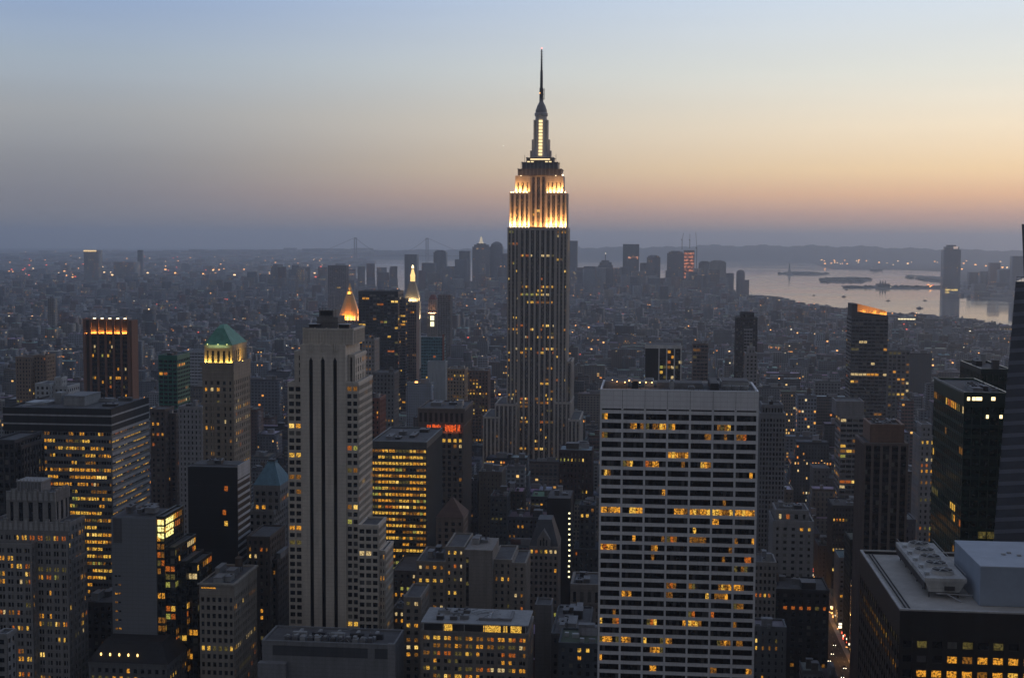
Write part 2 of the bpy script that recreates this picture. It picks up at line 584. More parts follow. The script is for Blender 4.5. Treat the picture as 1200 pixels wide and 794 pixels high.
def np_mesh(name, v, f):
    me = bpy.data.meshes.new(name)
    me.vertices.add(len(v))
    me.vertices.foreach_set('co', np.asarray(v, np.float32).ravel())
    k = f.shape[1]
    me.loops.add(f.size)
    me.loops.foreach_set('vertex_index', f.astype(np.int32).ravel())
    me.polygons.add(len(f))
    me.polygons.foreach_set('loop_start', np.arange(0, f.size, k, dtype=np.int32))
    me.update(calc_edges=True)
    return me
def ground_z(X, Y, R_, A):
    z = -R_ ** 2 / (2 * RE)
    hz = np.interp(A, [h[0] for h in HILL], [h[1] for h in HILL])
    bump = np.clip((R_ - 17800) / 2600, 0, 1)
    bump = bump * bump * (3 - 2 * bump) * np.clip((27000 - R_) / 6000, 0, 1)
    rough = 1 + .06 * np.sin(A * 3.1) + .035 * np.sin(A * 9.7 + 1) + .02 * np.sin(A * 23)
    z = z + np.maximum(0, hz * bump * rough)
    return z - 9.0 * is_water(X, Y)
azs = np.concatenate([np.arange(-180, -34, 6), np.arange(-33, 24, .09), np.arange(24, 181, 6)])
azs[-1] = 180
rs = np.concatenate([[0.5, 100, 300, 500], np.geomspace(600, 50000, 330)])
gv, gf = polar(rs, azs, ground_z)
gm = np_mesh('ground', gv, gf)
m, t, b = principled('asphalt and bare ground')
g = N(t, 'ShaderNodeNewGeometry')
n1 = N(t, 'ShaderNodeTexNoise')
t.links.new(g.outputs['Position'], n1.inputs[0])
n1.inputs['Scale'].default_value, n1.inputs['Detail'].default_value = .012, 8
t.links.new(ramp_node(t, n1.outputs[0], [(.35, (.035, .036, .038)), (.55, (.06, .06, .06)), (.7, (.05, .06, .04))]), b.inputs['Base Color'])
b.inputs['Roughness'].default_value = .9
gm.materials.append(m)
ground = bpy.data.objects.new('ground', gm)
COL.objects.link(ground)
tag(ground, kind='structure')

wrs = np.geomspace(3000, 50000, 120)
wv, wf = polar(wrs, np.arange(-33, 33, .5), lambda X, Y, R_, A: -R_ ** 2 / (2 * RE) - 2.5)
wm = np_mesh('water', wv, wf)
m, t, b = principled('river and bay water')
b.inputs['Base Color'].default_value = (.03, .035, .04, 1)
b.inputs['Roughness'].default_value = .22
b.inputs['IOR'].default_value = 1.33
g = N(t, 'ShaderNodeNewGeometry')
mp = N(t, 'ShaderNodeMapping')
mp.inputs['Scale'].default_value = (.004, .012, 1)
t.links.new(g.outputs['Position'], mp.inputs[0])
n1 = N(t, 'ShaderNodeTexNoise')
t.links.new(mp.outputs[0], n1.inputs[0])
n1.inputs['Scale'].default_value, n1.inputs['Detail'].default_value = .25, 6
t.links.new(ramp_node(t, n1.outputs[0], [(.35, (.03, .03, .03)), (.65, (.13, .13, .13))]), b.inputs['Roughness'])
wm.materials.append(m)
for p in wm.polygons:
    p.use_smooth = True
water = bpy.data.objects.new('water', wm)
COL.objects.link(water)
tag(water, kind='structure')

HAZE_D = 6.3e-5
hb = MB().box(-52000, 52000, -52000, 52000, -185, 462, None)
hb.mats = []
hm = bpy.data.materials.new('dusk haze')
hm.use_nodes = True
ht = hm.node_tree
ht.nodes.clear()
pv = N(ht, 'ShaderNodeVolumePrincipled')
pv.inputs['Color'].default_value = (.80, .875, .98, 1)
pv.inputs['Density'].default_value = HAZE_D
pv.inputs['Anisotropy'].default_value = 0.55
ho = N(ht, 'ShaderNodeOutputMaterial')
ht.links.new(pv.outputs[0], ho.inputs['Volume'])
hmesh = hb.mesh('haze')
hmesh.materials.append(hm)
haze = bpy.data.objects.new('haze', hmesh)
COL.objects.link(haze)
tag(haze, kind='stuff')

# ------------------------------------------------------------------ stone colours
LIME = (.36, .33, .29)
LIMEG = (.30, .29, .28)
CONC = (.33, .33, .34)
WHITE = (.58, .59, .62)
BRICK = (.22, .12, .085)
BROWN = (.16, .105, .08)
TAN = (.32, .25, .18)
DARK = (.03, .03, .034)
GREY = (.16, .165, .175)
def W_(c, **k):
    return wall_mat(c, **k)

# ------------------------------------------------------------------ the floodlit spired skyscraper
def spired_tower():
    D = 1319.0
    s = D / F
    cx, _ = at(629, 400, D)
    b = Bld('skyscraper', 'tallest skyscraper, pale stone with floodlit golden upper floors, lit mast and long antenna spire', 'skyscraper', cx, D + 20, mark=(629, 300, 'the floodlit spired skyscraper'))
    lime, spd = W_((.45, .42, .39)), W_((.075, .078, .085), rough=.5)
    X = lambda px: cx + (px - 629) * s
    Zp = lambda py: EYE - (py - HZ - .15) * s
    z1, z2, z3 = Zp(266.5), Zp(226), Zp(206)
    lt = (.065, .2, .5)
    k = dict(wall=lime, sm=spd, sh=1.6, fl=3.75, rec=.9, sd=.62, pd=0.0, glass=GLASS, npane=2, lit=lt, mull=.35)
    # shaft: a centre of seven narrow bays between two corner wings
    def mf(i, j):
        if i in (0, 1) and j % 3 != 1:
            return None
    b.block(X(593.6), X(607.5), D, D + 40, 0, z1, bay=3.8, pw=1.7, topband=2.5, **k)
    b.block(X(650.5), X(664.3), D, D + 40, 0, z1, bay=3.8, pw=1.7, topband=2.5, **k)
    b.block(X(607.5) + .05, X(650.5) - .05, D + 1.6, D + 39, 0, z1 - .4, bay=5.0, pw=2.0, topband=2.2, **k)
    # upper floors: two bay towers either side of a recessed centre
    lt2 = (.04, .06, .3)
    k.update(lit=lt2)
    yb = D + 3.0
    for a, c, aa, cc in ((595.6, 619.6, 602, 619.6), (638.2, 662.6, 638.2, 658)):
        b.block(X(a), X(c), yb, D + 36, z1 - 1, z2, bay=4.6, pw=2.2, topband=1.6, **k)
        b.block(X(aa), X(cc), yb + 2.2, D + 34, z2 - 1, z3, bay=4.6, pw=2.6, topband=6.5, **k)
    b.block(X(619.6) + .05, X(638.2) - .05, yb + 5, D + 33, z1 - 1, z3 + 2, bay=5.0, pw=2.2, topband=3, **k)
    # crown steps
    grey = W_((.12, .125, .14), rough=.6)
    cxm = X(630.6)
    def ring(w, d, za, zb, n):
        mb = MB().box(cxm - w, cxm + w, D + 20 - d, D + 20 + d, za, zb, grey)
        for i in range(n + 1):
            u = cxm - w + 2 * w * i / n
            mb.box(u - .45, u + .45, D + 20 - d - .4, D + 20 - d + .2, za, zb + .3, W_((.22, .22, .23)))
        mb.box(cxm - w - .7, cxm + w + .7, D + 20 - d - .7, D + 20 + d + .7, zb - .7, zb, grey)
        return mb
    b.part('crown_step', ring(20.8, 15, z3 + .3, Zp(198), 11))
    b.part('crown_step', ring(17.0, 12.5, Zp(198), Zp(190), 9))
    cst = b.part('crown_step', ring(13.0, 10, Zp(190), Zp(184.5), 7))
    lb = MB().box(cxm - 9.5, cxm + 9.5, D + 20 - 10.95, D + 20 - 10.75, Zp(187.3), Zp(185.9), emit_mat('deck light', (1, .74, .38), 1.5, False))
    b.sub('deck_light', lb, cst)
    for u in (-11, -7.4, 6.4, 10):
        b.sub('deck_light', MB().box(cxm + u - 1.3, cxm + u + 1.3, D + 20 - 13.3, D + 20 - 13.15, Zp(190.2), Zp(189.0), emit_mat('deck light', (1, .74, .38), 1.5, False)), cst)
    # mast
    mm = W_((.46, .45, .47), rough=.45)
    m_ = MB()
    zc = D + 20
    prof = [(9.2, Zp(184.6)), (7.6, Zp(178)), (6.6, Zp(168)), (6.0, Zp(150)), (5.7, Zp(136)), (6.6, Zp(134.5)), (6.6, Zp(132)), (5.4, Zp(131))]
    m_.lathe(cxm, zc, prof, 16, mm)
    for sx_ in (-1, 1):                                   # buttress wings at the corners of the mast
        for q, (wa, wb, za, zb) in enumerate(((8.4, 10.3, 184.6, 176), (7.0, 8.8, 184.6, 163), (5.6, 7.2, 184.6, 140))):
            x0, x1 = sorted((cxm + sx_ * wa, cxm + sx_ * wb))
            m_.box(x0, x1, zc - 4.5 + q * .3, zc + 4, Zp(za), Zp(zb), mm)
    mast = b.part('mast', m_)
    lw = MB()
    for i in range(11):
        za = 182 - i * 3.9
        lw.box(cxm - 1.7, cxm + 1.7, zc - 9.4 + i * .22, zc - 5, Zp(za), Zp(za - 2.5), emit_mat('mast light', (1, .74, .36), 1.5, False))
    b.sub('mast_window', lw, mast)
    b.part('dome', MB().lathe(cxm, zc, [(5.7, Zp(131)), (5.5, Zp(128)), (4.7, Zp(126)), (4.3, Zp(124)), (3.0, Zp(121)), (2.0, Zp(118.5)), (1.8, Zp(113))], 16, W_((.24, .24, .26), rough=.5)))
    an = MB().lathe(cxm, zc, [(2.0, Zp(119)), (1.9, Zp(103)), (1.4, Zp(102)), (1.2, Zp(83)), (.9, Zp(82)), (.5, Zp(57))], 8, DARKM)
    for py in np.arange(60, 118, 3.2):
        an.box(cxm - 1.5, cxm + 1.5, zc - .3, zc + .3, Zp(py), Zp(py - .5), DARKM)
    an.box(cxm + 2.4, cxm + 3.0, zc - .3, zc + .3, Zp(116), Zp(103), DARKM)
    for py in (115, 110, 105):
        an.box(cxm, cxm + 2.6, zc - .2, zc + .2, Zp(py), Zp(py - .5), DARKM)
    a_ = b.part('antenna', an)
    b.sub('warning_light', MB().lathe(cxm, zc, [(.3, Zp(57)), (.7, Zp(56.3)), (.3, Zp(55.6))], 8, emit_mat('red warning light', (1, .25, .22), 4, False)), a_)
    b.sub('warning_light', MB().box(cxm - 1.8, cxm - .9, zc - 1.6, zc - 1.2, Zp(109), Zp(107.8), emit_mat('amber lamp', (1, .4, .1), 3, False)), a_)
    for u, h in ((-15, 7), (-12.5, 5), (12, 6), (15.4, 8), (17, 6), (-18.5, 7), (19, 7), (-9, 5), (9.5, 7), (-4, 3)):
        zb = Zp(184.5) if abs(u) < 11 else (Zp(190) if abs(u) < 16 else Zp(198))
        b.part('aerial', MB().bar((cxm + u, zc - 10, zb), (cxm + u, zc - 10, zb + h), .22, DARKM, 4))
    # lower wings
    k.update(lit=(.03, .07, .3), npane=2)
    b.block(X(581.5), X(607.5), D - 14, D + 46, 0, Zp(473), bay=3.9, pw=1.7, topband=2, **k)
    b.block(X(651), X(670.5), D - 12, D + 46, 0, Zp(470), bay=3.9, pw=1.7, topband=2, **k)
    b.block(X(664.5), X(670), D + 6, D + 50, 0, Zp(424), bay=3.9, pw=1.7, topband=2, **k)
    b.block(X(568.5), X(588), D - 22, D + 40, 0, Zp(487), bay=3.9, pw=1.7, topband=2, **k)
    b.block(X(668), X(682), D - 20, D + 46, 0, Zp(489), bay=3.9, pw=1.7, topband=2, **k)
    # the floodlights on the set-back ledges
    for a, c in ((596.3, 604.5), (608, 618.8), (639, 649), (653, 662)):
        light_area(b, (X(a) + X(c)) / 2, D + .8, z1 + .7, (0, .10, 1), X(c) - X(a), .8, 17000, (1, .44, .12))
    for a, c in ((597, 602), (603, 618), (639, 656), (656.5, 662)):
        light_area(b, (X(a) + X(c)) / 2, yb - .3 + .6, z2 + .8, (0, .38, 1), (X(c) - X(a)) * .9, .8, 6800, (1, .44, .12))
    light_area(b, X(629), yb + 3.2, z1 + .8, (0, .25, 1), 12, .8, 3000, (1, .42, .12))
    light_area(b, X(665.2), D + 18, z1 - 22, (-.25, 0, 1), 1.0, 22, 700)
    lamp = emit_mat('floodlight lamp', (1, .8, .5), 7, False)
    for a in (596.8, 600, 603.5, 607, 611, 615, 618, 640, 643, 647, 651, 655, 658, 661.5):
        b.part('floodlight_lamp', MB().box(X(a) - .3, X(a) + .3, D + 1.6, D + 2.0, z1 + .05, z1 + .7, lamp))
    for a in (597.5, 600, 604, 608, 612, 616, 640, 644, 648, 652, 656, 661):
        b.part('floodlight_lamp', MB().box(X(a) - .35, X(a) + .35, yb + .5, yb + .9, z2 + .05, z2 + .9, lamp))
    for a in (608.5, 649.5, 657.5):
        b.part('floodlight_lamp', MB().box(X(a) - .5, X(a) + .5, yb + 2.5, yb + 3.0, z3 + .05, z3 + 1.3, lamp))
    b.finish()
spired_tower()

# ------------------------------------------------------------------ general builder measured from the photograph
def hero(name, label, mark, blocks, wall, D, cat='skyscraper', plant=0, tank=False, mm=None, **kw):
    """blocks: (px0, px1, ytop, front offset m, depth m[, ybottom, overrides])"""
    px = (blocks[0][0] + blocks[0][1]) / 2
    x, _ = at(px, blocks[0][2], D)
    b = Bld(name, label, cat, x, D + blocks[0][4] / 2, mark=(px, blocks[0][2], mark) if mark else None)
    b.D = D
    for q in blocks:
        Y = D + q[3]
        x0, za = at(q[0], q[2], Y)
        x1, zb = at(q[1], q[2], Y)
        z0 = 0 if len(q) < 6 or q[5] is None else at((q[0] + q[1]) / 2, q[5], Y)[1]
        kk = dict(kw)
        if len(q) > 6:
            kk.update(q[6])
        b.block(x0, x1, Y, Y + q[4], z0, (za + zb) / 2, kk.pop('wall', wall), **kk)
        b.top = (x0, x1, Y, Y + q[4], (za + zb) / 2)
    if plant:
        x0, x1, y0, y1, z = b.top
        b.plant(x0 + 1.5, x1 - 1.5, y0 + 1.5, y1 - 1.5, z - .9, plant, 4.5, tank, mm)
    return b

STONE = dict(bay=3.4, fl=3.75, pw=1.7, sh=1.75, rec=.45, lit=(.05, .12, .5))
BAND = dict(bay=4.2, fl=3.9, pw=.35, sh=1.7, rec=.5, pd=.2, sd=0.0)
RIB = dict(bay=3.0, fl=3.9, pw=1.0, sh=1.6, rec=.7, pd=0.0, sd=.45)
CURT = dict(bay=2.6, fl=3.9, pw=.25, sh=1.3, rec=.25, pd=0.0, sd=.1)

# white gridded slab (the biggest facade)
def white_slab():
    D = 555.0
    x0, z = at(703.3, 455.5, D)
    x1, _ = at(889.5, 455.5, D)
    b = Bld('office_tower', 'broad white slab with a grid of dark ribbon windows and blank top band', 'skyscraper', (x0 + x1) / 2, D + 20, mark=(796, 455, 'the white gridded slab'))
    wh, gl = W_((.74, .745, .76), rough=.7, var=.10), glass_mat((.006, .007, .009), .15, 'g2')
    sh_top = 7.9
    fl = 11.13 * D / F
    rows = 46
    zt = z - sh_top
    rows_lit = {1: .32, 2: .28, 3: .18, 4: .2, 5: .35, 6: .3, 7: .22, 9: .12, 10: .95, 12: .1, 13: .28, 14: .2, 15: .16, 18: .3, 19: .25, 21: .4, 22: .5, 24: .75, 25: .15, 27: .45, 29: .1, 30: .35, 31: .4, 32: .2, 33: .3}
    w = b.wall
    w.box(x0 + .8, x1 - .8, D + .9, D + 36, 0, z - 1.1, W_((.012, .012, .014)))
    w.box(x0, x0 + .82, D + .0, D + 37, 0, z, wh)
    w.box(x1 - .82, x1, D + .0, D + 37, 0, z, wh)
    w.box(x0 + .82, x1 - .82, D + .03, D + 1.0, zt, z, wh)
    w.box(x0 + .82, x1 - .82, D + 36, D + 36.98, 0, z, wh)
    bw = (x1 - x0) / 7
    for i in range(1, 7):
        w.box(x0 + i * bw - .42, x0 + i * bw + .42, D, D + .95, 0, zt + .01, wh)
        w.box(x0 + i * bw - .06, x0 + i * bw + .06, D + .0, D + .05, zt, z - .3, DARKM)
    for j in range(rows + 1):
        zz_ = zt - 1.35 - j * fl
        w.box(x0 + .8, x1 - .8, D + .18, D + .95, zz_ - .68, zz_ + .68, wh)
        for i in range(7):
            u0, u1 = x0 + i * bw + .45, x0 + (i + 1) * bw - .45
            n = 6
            cw = (u1 - u0) / n
            p = rows_lit.get(j, .05) * .55 if j != 10 else .8
            state = random.random() < p
            for k in range(n):
                if random.random() < .45:
                    state = random.random() < p
                m = gl if random.random() < .88 else BLIND[1]
                if state:
                    m = random.choice([LIT[0], LIT[2], LIT[1], LIT[2], LIT[3], LIT[2], LIT[5], LIT[0]]) if j != 10 else random.choice([LIT[0], LIT[1], LIT[2], LIT[0]])
                b.win.append(('S', u0 + (k + .5) * cw, D + .84, zz_ - fl / 2, cw - .14, fl - 1.40, m))
    b.roof.box(x0 + .83, x1 - .83, D + 1.0, D + 35.9, z - 1.1, z - .9, ROOF)
    zr = z - .9
    for (u0, u1, v0, v1, h, m) in ((.02, .17, .35, .95, 2.2, ROOFL), (.36, .66, .45, .8, 1.8, ROOFL), (.20, .24, .3, .7, 3.0, DARKM), (.44, .47, .15, .3, 4, METAL),
                                   (.70, .755, .2, .9, 2.9, DARKM), (.78, .96, .55, .95, 2.6, METAL), (.56, .60, .1, .3, 1.6, ROOFL), (.28, .34, .5, .9, 2.4, METAL)):
        mb = MB().box(x0 + u0 * 64, x0 + u1 * 64, D + 36 * v0, D + 36 * v1, zr - .05, zr + h, m)
        mb.box(x0 + u0 * 64 + .3, x0 + u1 * 64 - .3, D + 36 * v0 + .3, D + 36 * v1 - .3, zr + h, zr + h + .3, ROOF)
        b.part('roof_unit', mb)
    for i in range(3):
        fx = x0 + 52 + i * 3.6
        b.part('cooling_fan', MB().lathe(fx, D + 14, [(1.5, zr - .05), (1.6, zr + 1.6), (1.3, zr + 1.6), (1.25, zr + 1.2)], 14, METAL))
    rail = MB()
    for i in range(33):
        rail.box(x0 + 1 + i * 1.94 - .05, x0 + 1 + i * 1.94 + .05, D + .3, D + .4, z, z + 1.0, DARKM)
    rail.box(x0 + .9, x1 - .9, D + .31, D + .39, z + 1.0, z + 1.1, DARKM)
    b.part('railing', rail)
    lamp = emit_mat('roof lamp', (1, .5, .18), 6, False)
    for u, v in ((6.5, 14), (9.8, 13), (13, 14), (16, 13), (18.5, 14), (21, 13.6), (4.4, 20), (29, 6), (11.5, 20)):
        lp = b.part('roof_lamp', MB().box(x0 + u - .05, x0 + u + .05, D + v - .05, D + v + .05, zr, zr + 2.3, DARKM))
        b.sub('bulb', MB().lathe(x0 + u, D + v, [(.12, zr + 2.2), (.3, zr + 2.45), (.12, zr + 2.7)], 8, lamp), lp)
    light_area(b, x0 + 12, D + 12, zr + 4.5, (0, .2, -1), 16, 1, 260, (1, .5, .2))
    FOOT.append((x0, x1, D, D + 37))
    b.finish()
white_slab()

# pale stone tower with three dark shafts
def striped_tower():
    D = 665.0
    X = lambda px, y=450, d=0: at(px, y, D + d)[0]
    Z = lambda py, px=380, d=0: at(px, py, D + d)[1]
    b = Bld('office_tower', 'tall pale stone tower with three full height dark vertical shafts and a stepped crown', 'skyscraper', X(380), D + 20, mark=(380, 390, 'the dark striped stone tower'))
    lm = W_((.56, .515, .45), var=.16)
    w = b.wall
    xs = [352, 362.2, 366.6, 376, 380.6, 390.4, 394.8, 405]
    dk = W_((.008, .008, .01), rough=.3)
    z1 = Z(404)
    for i in (0, 2, 4, 6):
        w.box(X(xs[i]), X(xs[i + 1]), D, D + 34, 0, z1 - 2.6, lm)
    for i in (1, 3, 5):
        u0, u1 = X(xs[i]), X(xs[i + 1])
        w.box(u0, u1, D + 1.3, D + 30, 0, z1 - 7, dk)
        w.poly([(u0, D + .04, z1 - 2.6), (u1, D + .04, z1 - 2.6), (u1, D + .04, z1 - 8), ((u0 + u1) / 2, D + .04, z1 - 6), (u0, D + .04, z1 - 8),
                (u0, D + 2, z1 - 2.6), (u1, D + 2, z1 - 2.6), (u1, D + 2, z1 - 8), ((u0 + u1) / 2, D + 2, z1 - 6), (u0, D + 2, z1 - 8)],
               [(0, 4, 3, 2, 1), (2, 3, 8, 7), (3, 4, 9, 8), (5, 6, 7, 8, 9)], lm)
    w.box(X(352), X(405), D - .02, D + 34, z1 - 2.6, z1, lm)
    FOOT.append((X(338), X(428), D, D + 45))
    # crown: fluted block
    z2, z3 = Z(385.5), Z(404)
    xc0, xc1 = X(355, 400, 2), X(413, 400, 2)
    w.box(xc0, xc1, D + 3, D + 30, z3 - .01, z2, lm)
    n = 17
    for i in range(n + 1):
        u = xc0 + (xc1 - xc0) * i / n
        w.box(u - .35, u + .35, D + 2.55, D + 3.1, z3, z2 - (1.2 if i % 4 else -.5), lm)
    for i in range(9):
        v = D + 3.2 + 26 * i / 8
        w.box(xc1 - .1, xc1 + .4, v - .35, v + .35, z3, z2 - .8, lm)
    w.box(xc0 - .3, xc1 + .5, D + 2.7, D + 30.3, z2 - .9, z2 + .2, lm)
    for u in (xs[1] + 2, xs[3] + 2, xs[5] + 2):
        for q, h in ((0, 5.5), (1.0, 4.2), (-1.0, 4.2)):
            w.box(X(u) - .4 + q, X(u) + .4 + q, D - .5, D + .1, z1 - 3.2, z1 - 1.6 + h * .5, lm)
    b.roof.box(xc0 + .6, xc1 - .6, D + 3.5, D + 29, z2 + .2, z2 + .5, ROOF)
    zr = z2 + .4
    px0, px1 = X(371.5, 380, 8), X(396, 380, 8)
    pm = W_((.17, .165, .16))
    ph = b.part('penthouse', MB().box(px0, px1, D + 8, D + 24, zr, zr + 5.2, pm).box(px0 - .5, px1 + .5, D + 7.5, D + 24.5, zr + 2.4, zr + 2.9, pm).box(px0 + 1, px1 - 2.5, D + 9, D + 22, zr + 5.2, zr + 8.6, pm))
    b.sub('louvre', MB().box(px0 + 1.5, px1 - 3, D + 8.8, D + 9.0, zr + 6, zr + 8, DARKM), ph)
    fr = MB()
    for i in range(6):
        fr.bar((px0 + 1 + i * 1.7, D + 8.5, zr + 5), (px0 + 1 + i * 1.7, D + 8.5, zr + 9.5), .1, DARKM, 4)
    fr.bar((px0 + 1, D + 8.5, zr + 9.4), (px0 + 9.5, D + 8.5, zr + 9.4), .1, DARKM, 4)
    fr.bar((px0 + 8, D + 12, zr + 8), (px0 + 8, D + 12, zr + 16), .14, METAL, 4)
    b.part('roof_frame', fr)
    for u in (xc0 + 2.0, xc1 - 8):
        b.part('awning', MB().box(u, u + 6, D + 4, D + 9, zr + 1.6, zr + 1.9, METAL).box(u + .4, u + 5.6, D + 5, D + 8.5, zr, zr + 1.6, DARKM))
    k = dict(STONE)
    k.update(fl=3.7, bay=2.9, pw=.75, sh=1.5, rec=.6, lit=(.05, .1, .7))
    b.block(X(338.5, 500, 5), X(352, 500), D + 3, D + 40, 0, Z(449), lm, nx=2, **k)
    b.block(X(345.5, 500, 8), X(352.2, 500), D + 8, D + 38, 0, Z(413), lm, nx=1, **{**k, 'bay': 5, 'pw': 3.0})
    b.block(X(405, 500), X(419.5, 500), D + 1.2, D + 36, 0, Z(447), lm, nx=2, **k)
    b.block(X(405, 500), X(413.5, 500), D + 5, D + 33, Z(449), Z(416), lm, nx=1, **{**k, 'pw': 3.0, 'bay': 6})
    b.block(X(419.5, 600, -2) + .05, X(443.7, 600, -2), D - 2, D + 18, 0, Z(612), lm, nx=3, **k)
    b.block(X(443.7, 600, 0) + .05, X(451, 600, 0), D + 1, D + 23, 0, Z(643), lm, nx=2, **k)
    b.finish()
striped_tower()

# banded slab at the left
LITSTYLE[0] = [.3, .3, .2, .03, .04, .1, .02, .02]
b = hero('office_tower', 'broad flat topped slab at far left with grey bands and rows of yellow lit offices', 'the wide left banded slab', [(3.6, 130, 478, 0, 55)], W_((.17, .18, .19), rough=.6), 700,
         **{**BAND, 'bay': 3.0, 'sh': 2.2, 'topband': 0, 'lit': (.22, .85, .6), 'mull': .12, 'npane': 2, 'core': W_(DARK)})
x0, x1, y0, y1, z = b.top
bd, lg = W_((.035, .037, .042)), W_((.36, .37, .39))
for zz0, zz1, mt, e in ((-3.4, 0, bd, .0), (-4.3, -3.4, lg, .25), (-8.2, -4.3, bd, .0), (-9.0, -8.2, lg, .25), (-12.5, -9.0, bd, .0)):
    b.wall.box(x0 - .12 - e, x1 + .12 + e, y0 - .12 - e, y0 + 2, z + zz0, z + zz1, mt)
    b.wall.box(x1 - 2, x1 + .13 + e, y0 + 2, y1, z + zz0, z + zz1, mt)
    b.wall.box(x0 - .12 - e, x0 + 1, y0 + 2, y1, z + zz0, z + zz1, mt)
for j in range(44):                                       # pale bands along the flank
    zz_ = z - 12.6 - j * 3.9
    b.wall.box(x1 - .6, x1 + .35, y0 + .4, y1 - .2, zz_ - 1.0, zz_ + .65, lg)
b.plant(x0 + 30, x1 - 3, y0 + 15, y1 - 8, z - .9, 3, 2.5, False)
b.part('bulkhead', MB().box(x0 + 26, x0 + 38, y0 + 18, y0 + 40, z - 1, z + 4.2, W_((.30, .31, .32))).box(x0 + 25.7, x0 + 38.3, y0 + 17.7, y0 + 40.3, z + 4.2, z + 4.6, ROOFL))
b.part('bulkhead', MB().box(x0 + 17, x0 + 21, y0 + 26, y0 + 34, z - 1, z + 5.2, W_((.26, .27, .28))))
b.part('roof_frame', MB().bar((x0 + 5, y0 + 8, z), (x0 + 16, y0 + 22, z + 1.2), .25, METAL).bar((x0 + 8, y0 + 6, z), (x0 + 20, y0 + 20, z + 1.2), .25, METAL).box(x0 + 4, x0 + 16, y0 + 18, y0 + 30, z - 1, z + .6, METAL))
b.finish()

LITSTYLE[0] = LITW
# crenellated stone tower, bottom left
def deco_tower():
    D = 610
    st = W_((.25, .245, .24))
    k = {**STONE, 'bay': 4.0, 'npane': 2, 'pw': 1.5, 'sh': 1.6, 'lit': (.09, .28, .6), 'mull': .45}
    b = hero('office_tower', 'ornate grey stone setback tower in the bottom left corner with scalloped parapets', 'the scalloped stone tower', [
        (-14, 79, 612, 0, 20), (7, 64, 577, 3, 16, 612, dict(npane=1, pw=2.6, bay=5, topband=4, sh=1, fl=11, lit=(0, 0, 0))),
        (-14, 37, 636, -5, 6), (79, 85, 655, 4, 17)], st, D, **k)
    x0, x1 = at(7, 577, D + 3)[0], at(64, 577, D + 3)[0]
    z = at(40, 577, D + 3)[1]
    sc = MB()
    for zz_, a, c, yy in ((z, x0, x1, D + 2.6), (at(40, 612, D)[1], at(-14, 612, D)[0], at(82, 612, D)[0], D - .3)):
        n = round((c - a) / 2.6)
        sc = MB() if not sc.v else (b.part('parapet', sc), MB())[1]
        for i in range(n):
            u = a + (c - a) * (i + .5) / n
            h = 1.7 if i % 2 else .5
            sc.box(u - 1.25, u + 1.25, yy, yy + .9, zz_ - 4.5, zz_ + h, st)
            sc.frustum(u - .9, u + .9, yy - .35, yy + .1, zz_ - 3.5, u - .5, u + .5, yy - .2, yy + .1, zz_ + h - .6, W_((.34, .34, .34)))
    b.part('parapet', sc)
    sc = MB()
    for i in range(9):
        v = D + 3.5 + 14.5 * i / 8
        sc.box(x1 - .6, x1 + .4, v - 1.2, v + 1.2, z - 4.5, z + (1.7 if i % 2 else .5), st)
    b.part('parapet', sc)
    ph = MB()
    px0, px1 = at(27, 560, D + 12)[0], at(55, 560, D + 12)[0]
    zt = at(40, 562, D + 12)[1]
    ph.box(px0, px1, D + 6, D + 16, z - 1.2, zt, W_((.22, .22, .225)))
    ph.box(px0 - .5, px1 + .5, D + 5.5, D + 16.5, zt, zt + .6, W_((.3, .3, .3)))
    for i in range(8):
        u = px0 + (px1 - px0) * i / 7
        ph.box(u - .15, u + .15, D + 5.6, D + 5.9, z, zt + 1.6, METAL)
    b.part('penthouse', ph)
    b.finish()
deco_tower()

# blank grey slab with glass flank
b = hero('office_building', 'plain grey windowless slab with dark glass flank and bright lit corner at its top', 'the blank grey slab', [(130, 182.5, 604, 0, 24, None, dict(sides='', topband=0))], W_((.19, .205, .225), var=.06), 620, **CURT)
X = lambda px, d=0: at(px, 640, 620 + d)[0]
Z = lambda py, d=0: at(180, py, 620 + d)[1]
b.wall.box(X(133), X(143), 619.9, 620.0, Z(637), Z(608), W_((.11, .115, .125)))
for j in range(20):
    zz_ = Z(655 + j * 10.3)
    for q in range(2):
        if j >= 2:
            b.win.append(('S', X(135.5 + q * 4), 619.95, zz_, 1.1, .8, random.choice([LIT[0], LIT[2], GLASS]) if j in (3, 4, 5, 6, 7, 8) else GLASS))
dg = W_((.03, .036, .034), rough=.4)
b.block(X(182.8), X(193, 1), 621, 648, 0, Z(604.5), dg, **{**CURT, 'lit': (.05, .35, .8), 'bay': 2.5, 'topband': 1})
for (a, c, y_, dd) in ((193, 205, 640, 2), (205, 218, 656, 6), (218, 231, 657, 10)):
    b.block(X(a, dd), X(c, dd), 620 + dd, 652, 0, Z(y_, dd), dg, **{**CURT, 'lit': (.06, .25, .7), 'topband': 1})
le = emit_mat('bright stair window', (.95, .85, .3), 1.7, True, .3, .6)
for j in range(3):
    z_ = Z(612 + j * 8)
    b.win += [('S', X(186.2), 620.9, z_, 1.6, 2.4, le), ('R', 628, X(193, 1) + .05, z_, 10, 2.4, le), ('S', X(190), 620.9, z_, 1.2, 2.4, le)]
b.plant(X(134), X(180), 622, 642, Z(604), 4, 2.5, False)
b.finish()

